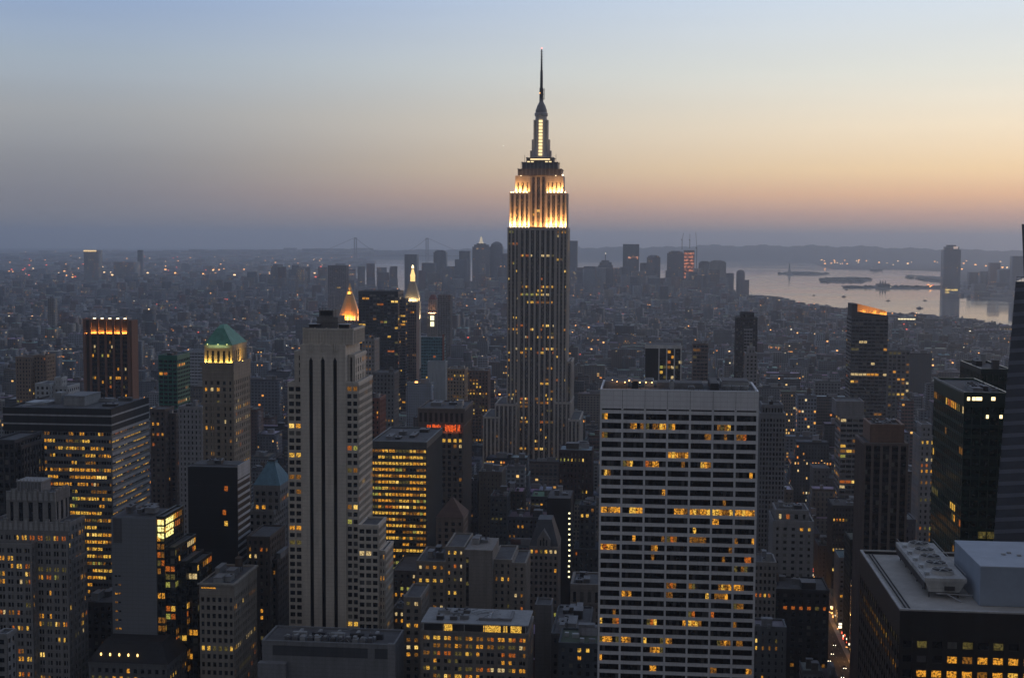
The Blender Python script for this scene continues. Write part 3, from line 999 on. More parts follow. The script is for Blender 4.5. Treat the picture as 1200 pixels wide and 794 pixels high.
# podium with roof machinery, bottom centre left
def podium():
    D = 600
    b = hero('office_building', 'low wide concrete building with recessed dark strip and tangled roof machinery, bottom centre left', 'the low roof with pipework',
             [(307, 462, 752, 0, 24, None, dict(sides='', topband=2.0))], W_((.20, .205, .215)), D, **BAND)
    x0, x1, y0, y1, z = b.top
    b.wall.box(x0 + 5, x0 + 5 + (x1 - x0) * .72, y0 - .1, y0 - .04, z - 6.8, z - 2.2, W_((.07, .075, .085)))
    b.wall.box(x1 - 9, x1 - 1.5, y0 - .1, y0 - .04, z - 6.8, z - 2.2, W_((.07, .075, .085)))
    b.wall.box(x1 - 3, x1 + .4, y0 - .3, y0 + 1, z - 40, z + .3, W_((.24, .24, .25)))
    b.wall.box(x0 - 1, x0 + 12, y0 - 4, y0 - .01, z - 40, z - 9.5, W_((.23, .235, .25)))
    for i in range(12):
        u = x0 + 10 + i * 3.5
        b.part('air_unit', MB().box(u, u + 2.5, y0 + 2.5, y0 + 6, z - .9, z + 1.0 + (i % 3) * .25, random.choice([METAL, ROOFL, ROOF])).lathe(u + 1.2, y0 + 4.2, [(.8, z + 1), (.85, z + 1.8), (.7, z + 1.8)], 10, METAL))
    for i in range(30):
        a = (random.uniform(x0 + 8, x1 - 4), y0 + random.uniform(1, 16), z + random.uniform(.2, 2.2))
        c = (a[0] + random.uniform(-5, 5), a[1] + random.uniform(-4, 4), z + random.uniform(.0, 1.6))
        b.part('pipe', MB().bar(a, c, .13, random.choice([METAL, ROOFL]), 5))
    for i in range(5):
        u = x0 + 12 + i * 9
        b.part('duct', MB().box(u, u + 6.5, y0 + 9, y0 + 11, z - .9, z + 1.6, random.choice([METAL, ROOFL, DARKM])).box(u + 2, u + 3.4, y0 + 6, y0 + 17, z - .8, z + 1.1, METAL))
    b.finish()
podium()

# black slab with white banded flank
b = hero('office_building', 'black sheer walled office slab whose flank has slanting white bands', 'the black slab', [(220, 278, 545, 0, 22, None, dict(sides='', topband=0))],
         W_((.018, .019, .022), rough=.45, var=.1), 700, **CURT)
x0, x1, y0, y1, z = b.top
for j in range(30):
    b.wall.box(x0, x1, y0 - .03, y0 - .01, z - 11 - j * 11.4, z - 10.8 - j * 11.4, W_((.045, .045, .05)))
    if j < 28:
        zz_ = z - 9 - j * 3.8
        b.wall.box(x1 - .2, x1 + .3, y0 + .3, y1, zz_ - .6, zz_ + .7, W_((.45, .46, .48)))
b.wall.box(x1 - .2, x1 + .32, y0 + .2, y1, z - 7.4, z + .1, W_((.42, .43, .45)))
b.wall.box(x0 - .1, x1 + .1, y0 - .1, y0 + .6, z, z + .5, W_((.1, .1, .11)))
for px, py in ((265, 572), (265, 613), (263, 600)):
    u, v = at(px, py, 700)
    b.win.append(('S', u, y0 - .05, v, 1.8, 2.6, LIT[1] if py > 600 else LIT[3]))
b.plant(x0 + 3, x1 - 2, y0 + 2, y1 - 2, z - .9, 4, 2, False)
b.finish()

# stone tower with floodlit crown and green pyramid roof
def green_pyramid():
    D = 780
    st = W_((.28, .245, .20))
    k = {**STONE, 'bay': 3.6, 'lit': (.10, .18, .5), 'fl': 3.8, 'pw': 2.0}
    b = hero('office_tower', 'tan stone tower with floodlit arcaded crown under a green copper pyramid roof', 'the green pyramid roofed tower', [
        (237, 273.5, 427, 0, 34, None, dict(topband=9)), (239.5, 272, 404, 1.5, 29, 427, dict(nx=5, fl=8.0, pw=1.7, sh=2.6, topband=2.2, lit=(.1, 0, 0)))], st, D, **k)
    x0, x1, y0, y1, z = b.top
    cop = W_((.10, .27, .21), rough=.6, var=.3)
    zt = at(258, 384, D)[1]
    r = MB().frustum(x0 - .3, x1 + .3, y0 - .3, y1 + .3, z, x0 + 4.8, x1 - 7.3, y0 + 8, y1 - 8, zt - 1.2, cop)
    r.frustum(x0 + 4.8, x1 - 7.3, y0 + 8, y1 - 8, zt - 1.2, x0 + 6.2, x1 - 8.5, y0 + 11, y1 - 11, zt + 1.0, W_((.16, .36, .29)))
    for i in range(9):
        u = i / 8
        a = x0 + (x1 - x0) * u
        c = x0 + 4.8 + (x1 - 7.3 - x0 - 4.8) * u
        r.bar((a, y0 - .2, z + .1), (c, y0 + 8, zt - 1.1), .14, cop, 4)
    b.part('pyramid_roof', r)
    zl = at(250, 427, D)[1]
    b.part('balustrade', MB().box(x0 - 2.2, x1 + 1.7, y0 - 2.0, y0 - 1.3, zl - .8, zl + 1.2, st).box(x1 + 1.0, x1 + 1.8, y0 - 1.3, y1 + 2, zl - .8, zl + 1.2, st))
    # central arched recess with paired piers
    cx = (x0 + x1) / 2
    for u in (-3.4, 3.4):
        b.wall.box(cx + u - .5, cx + u + .5, D - .5, D, 0, zl - 16, st)
    b.wall.box(x0 - 2, x1 + 1.6, D - .45, D, zl - 24, zl - 22.4, st)
    b.wall.box(x0 - 2, x1 + 1.6, D - .45, D, zl - 5.5, zl - 4.3, st)
    for u in (x0, x1):
        light_area(b, u + (1.5 if u == x0 else -1.5), y0 - 1.1, zl + .5, (0, .35, 1), 4, .6, 1900, (1, .62, .12))
    light_area(b, cx, y0 - 1.1, zl + .5, (0, .35, 1), 6, .6, 900, (1, .66, .15))
    light_area(b, x1 + .8, (y0 + y1) / 2, zl + .6, (-.3, 0, 1), .6, 14, 2600, (1, .6, .14))
    light_area(b, cx, y0 - 1.9, z - 1.5, (0, .5, 1), 12, .5, 260, (.6, 1, .5))
    lp = emit_mat('yellow green lamp', (.95, .95, .3), 2.0, False)
    fl = MB()
    for u in (x0 + .5, x0 + 4, x1 - 4, x1 - .5):
        fl.box(u - .25, u + .25, y0 - 1.25, y0 - .9, zl + .2, zl + .8, lp)
    for u in (x0 + 2, cx, x1 - 3):
        fl.box(u - .2, u + .2, y0 - .6, y0 - .3, z + .1, z + .6, lp)
    b.part('floodlight_row', fl)
    b.finish()
green_pyramid()

# blue pyramid roof
def blue_pyramid():
    D = 760
    b = hero('office_tower', 'grey stone building with a small blue copper pyramid roof', 'the blue pyramid roofed building', [(291, 321, 598, -2, 30), (297, 328, 568, 3, 24, 598, dict(topband=3))],
             W_((.24, .24, .245)), D, **{**STONE, 'lit': (.04, .1, .5), 'bay': 4.2})
    x0, x1, y0, y1, z = b.top
    cop = W_((.10, .20, .26), rough=.6, var=.3)
    zt = at(315, 546, D)[1]
    cx, cy_ = (x0 + x1) / 2, (y0 + y1) / 2
    b.part('pyramid_roof', MB().frustum(x0 - .2, x1 + .2, y0 - .2, y1 + .2, z - .1, cx - 2.2, cx + 2.2, cy_ - 2.2, cy_ + 2.2, zt, cop)
           .box(cx - 2.6, cx + 2.6, cy_ - 2.6, cy_ + 2.6, zt, zt + .7, cop).box(cx - 2, cx + 2, cy_ - 2, cy_ + 2, zt + .7, zt + 1.6, DARKM))
    b.finish()
blue_pyramid()

S2 = {**STONE, 'lit': (.08, .2, .6)}
b = hero('office_building', 'light stone corner building with cornice and lit roof terrace, bottom left', 'the corniced stone building',
         [(233.6, 274, 683, 0, 38, None, dict(topband=6))], W_((.30, .275, .24)), 620, plant=5, tank=True, **{**S2, 'bay': 2.7, 'pw': 1.1, 'fl': 4.0, 'lit': (.05, .22, .7)})
x0, x1, y0, y1, z = b.top
b.wall.box(x0 - .8, x1 + .8, y0 - .9, y0 - .11, z - .9, z, W_((.32, .3, .27)))
b.wall.box(x1 + .11, x1 + .9, y0 - .11, y1, z - .9, z, W_((.32, .3, .27)))
b.part('terrace_light', MB().box(x0 + 1, x0 + 8, y0 - .16, y0 - .12, z - 2.6, z - 2.0, LIT[0]))
b.finish()

hero('office_building', 'dark brick block with a lower shoulder, squeezed behind the corniced stone building', None, [(289, 316, 628, 0, 30), (316, 325, 655, 6, 30)], W_((.085, .075, .07)), 700, plant=3, **{**STONE, 'lit': (.04, .05, .4)}).finish()
# bottom left: dark roof with small lamps and pale building under it
b = hero('office_building', 'low dark hipped roof building with five small lamps along its eaves, bottom left', 'the dark roof with small lamps', [(104, 196, 776, 0, 30, None, dict(topband=2))],
         W_((.14, .145, .15)), 600, **{**STONE, 'lit': (.1, .5, .6)})
x0, x1, y0, y1, z = b.top
b.part('hipped_roof', MB().frustum(x0 - .5, x1 + .5, y0 - .5, y1, z + .02, x0 + 4, x1 - 6, y0 + 9, y1 - 4, z + 7.5, W_((.03, .03, .033))))
ll = MB()
for i in range(5):
    u = x0 + 5 + i * 4.4
    ll.lathe(u, y0 + 2.4, [(.15, z + 2.2), (.42, z + 2.6), (.42, z + 3.2), (.15, z + 3.6)], 8, emit_mat('eaves lamp', (1, .62, .2), 3, False))
b.part('eaves_lamp', ll)
b.finish()
hero('office_building', 'grey building with plain parapet cut off by the bottom edge, left of the hipped roof', None, [(-6, 8, 742, -60, 8)], W_((.24, .24, .24)), 580, **{**STONE, 'lit': (.02, .1, .3)}).finish()
hero('office_building', 'dark low roofed block behind the scalloped tower, beside the blank slab', None, [(92, 132, 705, 30, 30)], W_((.07, .07, .07)), 640, plant=4, **STONE).finish()
hero('office_tower', 'black ribbed tower at the left edge, in front of the wide banded slab', 'the black ribbed tower', [(-10, 17, 515, 0, 30), (17, 25, 522, 4, 26)], W_((.06, .06, .065)), 650,
     **{**RIB, 'lit': (.02, .03, .3), 'pw': .8, 'bay': 3.4}).finish()

# yellow lit slab with dark flank
LITSTYLE[0] = [.3, .34, .2, .02, .02, .08, .03, .0]
b = hero('office_tower', 'slab with every floor glowing yellow and a plain dark side wall', 'the yellow lit slab', [(434.6, 500, 517, 0, 64, None, dict(sides='S', topband=4))], W_((.085, .09, .09), rough=.5), 820,
         **{**BAND, 'bay': 2.2, 'sh': 2.1, 'fl': 3.85, 'lit': (.82, 1, .86), 'pw': .25, 'npane': 1})
x0, x1, y0, y1, z = b.top
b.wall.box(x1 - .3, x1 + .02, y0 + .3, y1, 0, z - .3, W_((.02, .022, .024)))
b.plant(x0 + 4, x1 - 3, y0 + 6, y1 - 6, z - .9, 5, 2.2, False)
b.finish()

LITSTYLE[0] = LITW
# dark tower with glowing red band
b = hero('office_tower', 'dark brown stone tower with an arcaded top and a glowing red orange band of light', 'the red banded tower', [
    (490.5, 543, 497, 0, 46, None, dict(pw=1.6, bay=4.2, lit=(.1, .2, .4))), (489.5, 544.5, 478, -.8, 48, 497, dict(bay=3.6, nx=9, fl=10, pw=1.4, sh=3, topband=2, lit=(0, 0, 0), glass=glass_mat((.02, .015, .012), .3, 'g3')))],
    W_((.14, .12, .11)), 950, plant=4, **RIB)
x0, x1, y0, y1, z = b.top
zl = at(515, 501, 950)[1]
bd = MB()
b.part('cornice', MB().box(x0 - .4, x1 + .4, y0 - .4, y0 - .01, z - .8, z, W_((.18, .17, .16))))
for i in range(24):
    if random.random() < .8 and i not in (10, 11):
        u = x0 + 6.5 + i * 1.0
        bd.box(u, u + .7, y0 - .05 + .6, y0 + .78, zl - 2.8 + random.random(), zl + 1.6 + random.random(), emit_mat('red band light', (1, .13, .015), 1.1, True, .4, .5))
b.part('light_band', bd)
light_area(b, (x0 + x1) / 2 + 3, y0 - 1.5, zl - 3.5, (0, .5, 1), 22, .8, 500, (1, .2, .05))
b.finish()

# brown pyramid
b = hero('office_tower', 'brown stone building with a steep plain brown pyramid roof', 'the brown pyramid roofed building', [(511, 543, 606, 0, 22, None, dict(topband=2))], W_((.19, .155, .135)), 800, **{**STONE, 'bay': 4.0, 'pw': 1.9, 'lit': (.01, .02, .5)})
x0, x1, y0, y1, z = b.top
cx, cy_ = (x0 + x1) / 2, (y0 + y1) / 2
b.part('pyramid_roof', MB().frustum(x0 - .4, x1 + .4, y0 - .4, y1 + .4, z + .02, cx - .3, cx + .3, cy_ - .3, cy_ + .3, at(530, 586, 800)[1], W_((.10, .065, .055))))
b.finish()

# stepped brick and stone complex, bottom centre
S3 = {**STONE, 'bay': 3.6, 'fl': 3.6, 'pw': 1.9, 'lit': (.22, .3, .7)}
tn = W_((.245, .225, .20))
b = hero('office_building', 'stepped tan stone block of many setbacks with scattered orange windows and blank central shaft', 'the stepped tan block', [
    (488, 522, 657, 2, 34), (522, 544.5, 640, 3, 34), (577.5, 600, 655, 5, 34, None, dict(lit=(.1, .1, .5))), (600, 616, 659, 4, 30)], tn, 700, **S3)
x0, z = at(544.6, 643.5, 700)
x1 = at(577.3, 643.5, 700)[0]
b.wall.box(x0, x1, 700, 730, 0, z, W_((.23, .215, .20)))
b.wall.box(x0 + .8, x0 + 2.2, 699.93, 699.98, z - 30, z - 4, DARKM)
for j in range(6):
    b.win.append(('S', x0 + 1.5, 699.9, z - 6 - j * 4, 1.3, 1.9, GLASS if j % 3 else LIT[5]))
for q in range(6):
    u = x0 + 1 + q * (x1 - x0 - 2) / 5
    b.wall.box(u - .5, u + .5, 699.7, 700.0, z - 60, z - 41, tn)
b.part('cornice', MB().box(x0 - .3, x1 + .3, 699.5, 699.99, z - .8, z + .1, tn))
b.plant(x0 + 1, x1 - 1, 702, 728, z - .05, 3, 3, True)
x0, x1 = at(490, 657, 700)[0], at(520, 657, 700)[0]
b.plant(x0, x1, 706, 730, at(500, 657, 700)[1] - .9, 3, 4, False)
b.finish()
b = hero('office_building', 'wide stone office block at the bottom with bright windows and glass penthouse under roof frames', 'the block with the glass penthouse', [
    (493, 619, 740, 0, 30, None, dict(topband=1.5, npane=2, bay=5.2, pw=1.7, mull=.35)), (473, 493.2, 699, 30, 26)], W_((.22, .20, .18)), 610, **{**S3, 'lit': (.22, .38, .75)})
x0, z = at(493.5, 740, 610)
x1 = at(618.5, 740, 610)[0]
zp = z + 4.1
ph = MB().box(x0 + .6, x1 - .6, 612.6, 634, z - .5, zp, W_((.05, .05, .055)))
ph.box(x0 - .2, x1 + .2, 610.2, 636, zp, zp + .55, W_((.30, .31, .32)))
for i in range(6):
    u = x0 + 1 + i * (x1 - x0 - 2) / 5
    ph.box(u - .2, u + .2, 610.6, 611.0, z - .2, zp, W_((.3, .31, .32)))
p = b.part('penthouse', ph)
for a, c in ((26, 37), (75, 96), (99, 104), (108, 121)):
    u0, u1 = x0 + a * .381, x0 + c * .381
    b.sub('penthouse_window', MB().box(u0, u1, 612.45, 612.55, z + .3, zp - .5, LIT[1]), p)
fr = MB()
for i in range(16):
    a = (random.uniform(x0 + 8, x1 - 18), random.uniform(614, 630), zp + .7)
    fr.bar(a, (a[0] + random.uniform(2, 10), a[1] + random.uniform(-5, 5), zp + random.uniform(.8, 2.8)), .15, random.choice([METAL, ROOFL]), 4)
b.part('roof_frame', fr)
b.part('duct', MB().box(x0 + 26, x0 + 41, 616, 617.2, zp + .5, zp + 1.7, ROOFL).box(x0 + 40, x0 + 41.3, 617.2, 630, zp + .5, zp + 1.7, ROOFL).box(x0 + 30, x0 + 31.2, 617.2, 626, zp + .55, zp + 1.6, METAL))
b.plant(x0 + 2, x0 + 24, 613, 632, zp + .5, 6, 2.2, False)
b.finish()

# gabled gothic tower
b = hero('office_tower', 'narrow stone tower with a steep gabled roof and gothic gable front', 'the gabled stone tower', [(620, 654, 640, 0, 26, None, dict(topband=1.2))], W_((.235, .215, .20)), 800, **{**STONE, 'bay': 2.9, 'pw': 1.2, 'lit': (.02, .14, .6)})
x0, x1, y0, y1, z = b.top
zt = at(637, 612, 800)[1]
slate = W_((.055, .062, .075), rough=.6)
cx = (x0 + x1) / 2
b.part('gable_roof', MB().poly([(x0, y0 + 1, z), (x1, y0 + 1, z), (x1, y1, z), (x0, y1, z), (x0 + 4.5, y0 + 9, zt), (x1 - 4.5, y0 + 9, zt), (x1 - 4.5, y1 - 3, zt), (x0 + 4.5, y1 - 3, zt)],
                               [(0, 1, 5, 4), (1, 2, 6, 5), (2, 3, 7, 6), (3, 0, 4, 7), (4, 5, 6, 7), (3, 2, 1, 0)], slate))
g_ = b.part('gable', MB().poly([(cx - 4, y0 - .2, z - 1), (cx + 4, y0 - .2, z - 1), (cx + 4, y0 - .2, z + 4), (cx, y0 - .2, z + 10), (cx - 4, y0 - .2, z + 4),
                                (cx - 4, y0 + 4, z - 1), (cx + 4, y0 + 4, z - 1), (cx + 4, y0 + 6, z + 4), (cx, y0 + 8, z + 10), (cx - 4, y0 + 6, z + 4)],
                               [(0, 1, 2, 3, 4), (1, 6, 7, 2), (2, 7, 8, 3), (3, 8, 9, 4), (4, 9, 5, 0)], W_((.22, .21, .205))))
for q in (-1.8, 0, 1.8):
    b.sub('gable_window', MB().box(cx + q - .45, cx + q + .45, y0 - .32, y0 - .22, z + .5, z + 4 + (1.2 if q == 0 else 0), GLASS), g_)
b.finish()
b = hero('office_tower', 'black featureless tower with one column of small white lights up its corner', 'the black light studded tower', [(641, 669, 582, 0, 30, None, dict(sides='', topband=0))], W_((.02, .02, .023)), 880, plant=4, **CURT)
for j in range(13):
    u, v = at(667.2 - (j > 9) * .5, 601 + j * 6.2, 880)
    b.win.append(('S', u, 879.93, v, 1.1, 1.0, emit_mat('stair light', (1, .9, .5), 2.2, False)))
b.finish()
hero('office_building', 'classical stone building with tall arched top windows, just left of the white gridded slab', None, [
    (669, 703, 708, 0, 26, None, dict(topband=1, lit=(.02, .05, .4))), (668.5, 704, 684, -.8, 28, 708, dict(nx=4, fl=9.3, pw=2.0, sh=2, topband=3.4, rec=1.2, lit=(0, 0, 0)))], W_((.21, .195, .18)), 740, plant=4, **STONE).finish()
hero('office_building', 'small plain grey shaft building with flat top, right of the glass penthouse block', None, [(627, 646, 708, 0, 14, None, dict(sides=''))], W_((.16, .16, .165)), 690, **STONE).finish()
hero('office_building', 'dark low building with cluttered roof filling the gap under the gabled stone tower', None, [(646, 690, 742, 4, 50)], W_((.075, .08, .085)), 640, plant=14, tank=True, **STONE).finish()
hero('office_building', 'dark stepped blocks of flats glowing orange between the striped tower and the stepped tan block', None, [(460, 489, 668, 10, 40), (460, 475, 712, -20, 24)], W_((.13, .12, .11)), 760, plant=3, **{**S3, 'lit': (.3, .3, .7)}).finish()

# ------------------------------------------------------------------ mid-distance towers on the left
def chamfered():
    D = 1150
    br = W_((.20, .105, .07), var=.12)
    b = Bld('office_tower', 'brown ribbed tower with chamfered corners and orange lit notches around its top', 'skyscraper', at(125, 372, D)[0], D + 20, mark=(125, 375, 'the brown tower with lit top'))
    x0, z = at(94.5, 373.5, D)
    x1 = at(150, 373.5, D)[0]
    xs = x1 - x0
    b.wall.box(x0 + 4, x1 - 1, D + .8, D + 16, 0, z - 1, W_((.05, .035, .03)))
    b.wall.box(x0, x0 + 1.5, D + 4, D + 15.9, 0, z, br)
    b.wall.poly([(x0, D + 4, 0), (x0 + 3.6, D, 0), (x0 + 4.6, D + .6, 0), (x0 + 1, D + 5, 0), (x0, D + 4, z), (x0 + 3.6, D, z), (x0 + 4.6, D + .6, z), (x0 + 1, D + 5, z)], [(0, 1, 5, 4), (1, 2, 6, 5), (2, 3, 7, 6), (3, 0, 4, 7), (4, 5, 6, 7)], br)
    b.wall.box(x1 - 1.2, x1 + 2.6, D + 1.5, D + 16.1, 0, z - 1, br)
    ribs = [.20, .36, .52, .69, .85, 1.0]
    for i, q in enumerate(ribs):
        u = x0 + xs * q
        b.wall.box(u - .9, u + .9, D - .5, D + .9, 0, z + .2, br)
    zl = at(120, 390, D)[1]
    lampb = emit_mat('crown lamp', (1, .85, .55), 3, False)
    lo = MB()
    for i in range(5):
        u0, u1 = x0 + xs * ribs[i] + .9, x0 + xs * ribs[i + 1] - .9
        b.wall.poly([(u0, D + .3, zl), (u1, D + .3, zl), (u1, D + 2.8, z), (u0, D + 2.8, z), (u0, D + 3, zl), (u1, D + 3, zl)], [(0, 1, 2, 3), (0, 3, 4), (1, 5, 2)], W_((.28, .16, .10)))
        light_area(b, (u0 + u1) / 2, D - .1, zl - .6, (0, .35, 1), u1 - u0 - .4, .5, 2400, (1, .42, .08))
        lo.box((u0 + u1) / 2 - 1.2, (u0 + u1) / 2 + 1.2, D + 1.2, D + 1.6, z + .2, z + 1.0, lampb)
        b.wall.box(u0, u1, D - .3, D + .3, zl - 1.6, zl - 1.2, br)
        for j in range(38):
            zz_ = zl - 4 - j * 3.9
            b.wall.box(u0 - .1, u1 + .1, D + .3, D + .85, zz_ - 2.9, zz_ - 1.5, W_((.06, .04, .032)))
            for k_ in range(3):
                p = .35 if j in (9, 15, 16, 20, 21) else .06
                b.win.append(('S', u0 + (u1 - u0) * (k_ + .5) / 3, D + .74, zz_ - .3, (u1 - u0) / 3 - .3, 2.4, lit_mat() if random.random() < p else GLASS))
    light_area(b, x0 + 5.5, D + 1, zl - .6, (-.1, .3, 1), 5, .5, 1800, (1, .42, .08))
    b.part('crown_lamp', lo)
    b.roof.box(x0 + 4, x1 - 1, D + 3.5, D + 15, z - 1, z - .7, ROOF)
    FOOT.append((x0, x1 + 4, D, D + 36))
    b.finish()
chamfered()
b = hero('office_tower', 'green glass and metal office tower with a few rows of lights', 'the green glass tower', [(185.5, 207.5, 416, 0, 36, None, dict(topband=4))], W_((.02, .15, .10), rough=.45, var=.1), 1250, plant=3,
     **{**CURT, 'bay': 4.6, 'pw': .9, 'sh': 1.5, 'lit': (.05, .15, .6), 'glass': glass_mat((.01, .03, .024), .15, 'g4')})
b.finish()
hero('office_building', 'broad pale building with fine horizontal bands behind the green glass tower', None, [(216, 239, 411, 0, 30)], W_((.36, .39, .43)), 1600, **{**BAND, 'lit': (0, 0, 0), 'sh': 2.6}).finish()
hero('apartment_block', 'pale concrete apartment slab left of the green pyramid roofed tower', None, [(209, 236.5, 476, 0, 20)], W_((.30, .30, .31)), 930, plant=2, **{**STONE, 'bay': 3.1, 'lit': (.02, .03, .5)}).finish()
hero('apartment_block', 'dark brick apartment tower between the wide banded slab and the pale concrete slab', None, [(176, 193, 479, 0, 20), (193, 206, 484, 8, 20)], W_((.11, .09, .08)), 960, plant=2, **{**STONE, 'lit': (.03, .05, .5)}).finish()
hero('office_building', 'white stepped roof blocks rising just behind the left end of the wide banded slab', None, [(41, 58, 449, 0, 20), (58, 79, 452, 6, 22), (64, 72, 442, 8, 10)], W_((.42, .44, .46)), 960, plant=3, **{**STONE, 'lit': (0, 0, 0)}).finish()
hero('apartment_block', 'pair of tan apartment towers left of the brown tower with lit top', None, [(18, 36, 418, 0, 22), (39, 54, 416, 8, 22)], W_((.24, .18, .13)), 1300, plant=2, **{**STONE, 'lit': (.03, .03, .5)}).finish()

# gold pyramid tower
def gold_pyramid():
    D = 1950
    st = W_((.30, .28, .25))
    b = hero('office_tower', 'stone tower topped by a glowing golden octagonal pyramid spire', 'the golden pyramid', [(383, 436, 432, -8, 60), (392, 427, 384, 0, 36), (396.5, 423.5, 374, 4, 30, 384)], st, D,
             **{**STONE, 'lit': (.08, .1, .4), 'topband': 3})
    cx, cy_ = at(410, 374, D + 19)[0], D + 19
    Z = lambda y: at(410, y, D + 19)[1]
    gold = W_((.62, .42, .16), rough=.4, var=.1)
    b.part('pyramid_roof', MB().lathe(cx, cy_, [(16.8, Z(372)), (10.8, Z(358)), (6.0, Z(346)), (4.4, Z(343.5))], 8, gold, math.pi / 8))
    b.part('lantern', MB().lathe(cx, cy_, [(4.4, Z(343.5)), (4.0, Z(341)), (3.0, Z(341)), (2.4, Z(337)), (.3, Z(331.5))], 8, gold, math.pi / 8))
    lamp = emit_mat('orange crown lamp', (1, .42, .14), 2.6, False)
    for i in range(7):
        u = cx - 15.5 + i * 5.2
        b.part('crown_pinnacle', MB().lathe(u, cy_ - 15, [(1.2, Z(374.5)), (1.0, Z(371)), (.1, Z(368.5))], 6, lamp))
    for dx, dy, d in ((0, -17, (0, .55, 1)), (-17, -4, (.55, .1, 1)), (17, -4, (-.55, .1, 1))):
        light_area(b, cx + dx, cy_ + dy, Z(373), d, 20 if dx == 0 else 3, 3, 34000, (1, .33, .075))
    light_area(b, cx, cy_ - 6.2, Z(344), (0, .4, 1), 5, 1, 1500, (1, .55, .18))
    b.finish()
gold_pyramid()
hero('office_tower', 'broad black slab with scattered orange offices right of the golden pyramid', 'the broad black slab', [(420, 466.5, 341, 0, 40, None, dict(topband=4))], W_((.022, .022, .026), rough=.5), 1800, **{**CURT, 'bay': 5, 'lit': (.05, .16, .55), 'pw': .6}).finish()
hero('apartment_block', 'slim dark residential tower squeezed between the black slab and the lantern topped tower', None, [(466.8, 475.3, 350, -30, 24)], W_((.10, .095, .11)), 1850, **{**BAND, 'lit': (.05, .05, .4)}).finish()
hero('apartment_block', 'slender brown tower standing in front of the lantern topped clock tower', 'the slender brown tower', [(475.6, 488, 356, -60, 24, None, dict(sides='S'))], W_((.19, .135, .12)), 1900, **{**RIB, 'lit': (.01, .02, .3)}).finish()
def lantern_tower():
    D = 2100
    st = W_((.42, .40, .36))
    b = hero('office_tower', 'white stone campanile with a steep lit pyramid, columned lantern and gold tip', 'the lantern topped tower', [(474, 490.5, 355, 0, 22, None, dict(topband=5))], st, D, **{**STONE, 'lit': (.02, .03, .5)})
    x0, x1, y0, y1, z = b.top
    cx, cy_ = (x0 + x1) / 2, (y0 + y1) / 2
    Z = lambda y: at(482, y, cy_)[1]
    b.part('loggia', MB().box(x0 - .6, x1 + .6, y0 - .6, y1 + .6, z, z + 2.5, st).box(x0 + 1, x1 - 1, y0 + 1, y1 - 1, z + 2.5, Z(349), st))
    r = b.part('pyramid_roof', MB().frustum(x0 + .5, x1 - .5, y0 + .5, y1 - .5, Z(349), cx - 4.5, cx + 4.5, cy_ - 4.5, cy_ + 4.5, Z(331), W_((.42, .40, .34))))
    dm = MB()
    for j in range(3):
        for q in range(3 - j):
            u = cx - (2 - j) * 2.4 + q * 4.8
            dm.box(u - .6, u + .6, y0 + 2.2 + j * 2.4, y0 + 4.5 + j * 2.4, Z(346 - j * 5), Z(344 - j * 5), emit_mat('dormer light', (1, .8, .45), 1.6, False))
    b.sub('dormer', dm, r)
    lm = emit_mat('lantern glow', (1, .62, .22), 1.5, False)
    b.part('lantern', MB().lathe(cx, cy_, [(5.0, Z(331)), (4.8, Z(329.5)), (4.2, Z(329.5))], 8, st).lathe(cx, cy_, [(3.8, Z(329.5)), (3.7, Z(323.5))], 8, lm)
           .lathe(cx, cy_, [(4.4, Z(323.5)), (3.0, Z(320)), (2.0, Z(317)), (1.6, Z(315))], 8, lm).lathe(cx, cy_, [(1.8, Z(314)), (1.7, Z(312)), (.2, Z(310))], 8, emit_mat('gold tip', (1, .78, .4), 3, False)))
    light_area(b, cx, y0 - 2, z + 3, (0, .5, 1), 16, 1, 5000, (1, .66, .28))
    light_area(b, x1 + 2, cy_, z - 25, (-.2, 0, 1), 1.5, 18, 9000, (1, .72, .4))
    light_area(b, x1 + 2, cy_, z + 3, (-.4, 0, 1), 1, 14, 5000, (1, .62, .25))
    b.finish()
lantern_tower()
b = hero('apartment_block', 'teal glass tower under construction rising behind a plain pale concrete slab', 'the teal glass tower', [(493.5, 519, 395, 20, 26, None, dict(topband=0))], W_((.08, .21, .25), rough=.4), 1750,
     **{**CURT, 'bay': 3.2, 'glass': glass_mat((.05, .13, .16), .15, 'g5'), 'lit': (.01, .03, .2)})
x0, x1, y0, y1, z = b.top
b.part('hoist', MB().box(x1 - .5, x1 + 1.8, y0 - 1, y0 + 1, 0, z + 4, W_((.25, .09, .06))))
b.finish()
hero('apartment_block', 'plain pale concrete slab with balconies on its edge, in front of the teal glass tower', None, [(501, 522, 423.5, 0, 18, None, dict(sides='R', topband=1))], W_((.36, .40, .43)), 1700, **{**STONE, 'lit': (0, 0, 0)}).finish()
b = hero('office_tower', 'distant stone tower with two bright square clock faces and a dark red top', 'the bright clock tower', [(500.5, 512.5, 366, 0, 30, None, dict(topband=8)), (502, 511, 351, 3, 22, 366)], W_((.26, .22, .19)), 2600, **{**STONE, 'lit': (.03, .03, .3)})
x0, x1, y0, y1, z = b.top
for py in (372.5, 379.5):
    u, v = at(506.5, py, 2600)
    b.part('clock_face', MB().box(u - 3.6, u + 3.6, 2599.2, 2599.8, v - 4.4, v + 4.4, emit_mat('clock face light', (1, .92, .55), 1.8, False)))
b.part('cupola', MB().frustum(x0 + .5, x1 - .5, y0 + .5, y1 - .5, z, x0 + 4, x1 - 4, y0 + 6, y1 - 6, z + 9, W_((.2, .06, .05))))
light_area(b, (x0 + x1) / 2, y0 - 4, at(506, 367, 2600)[1], (0, .5, 1), 14, 1, 4000, (1, .5, .25))
b.finish()
hero('apartment_block', 'tall grey apartment slab directly right of the tower with bright clock faces', None, [(512.8, 528, 345, 10, 26)], W_((.22, .21, .21)), 2500, **{**RIB, 'lit': (.01, .02, .2)}).finish()
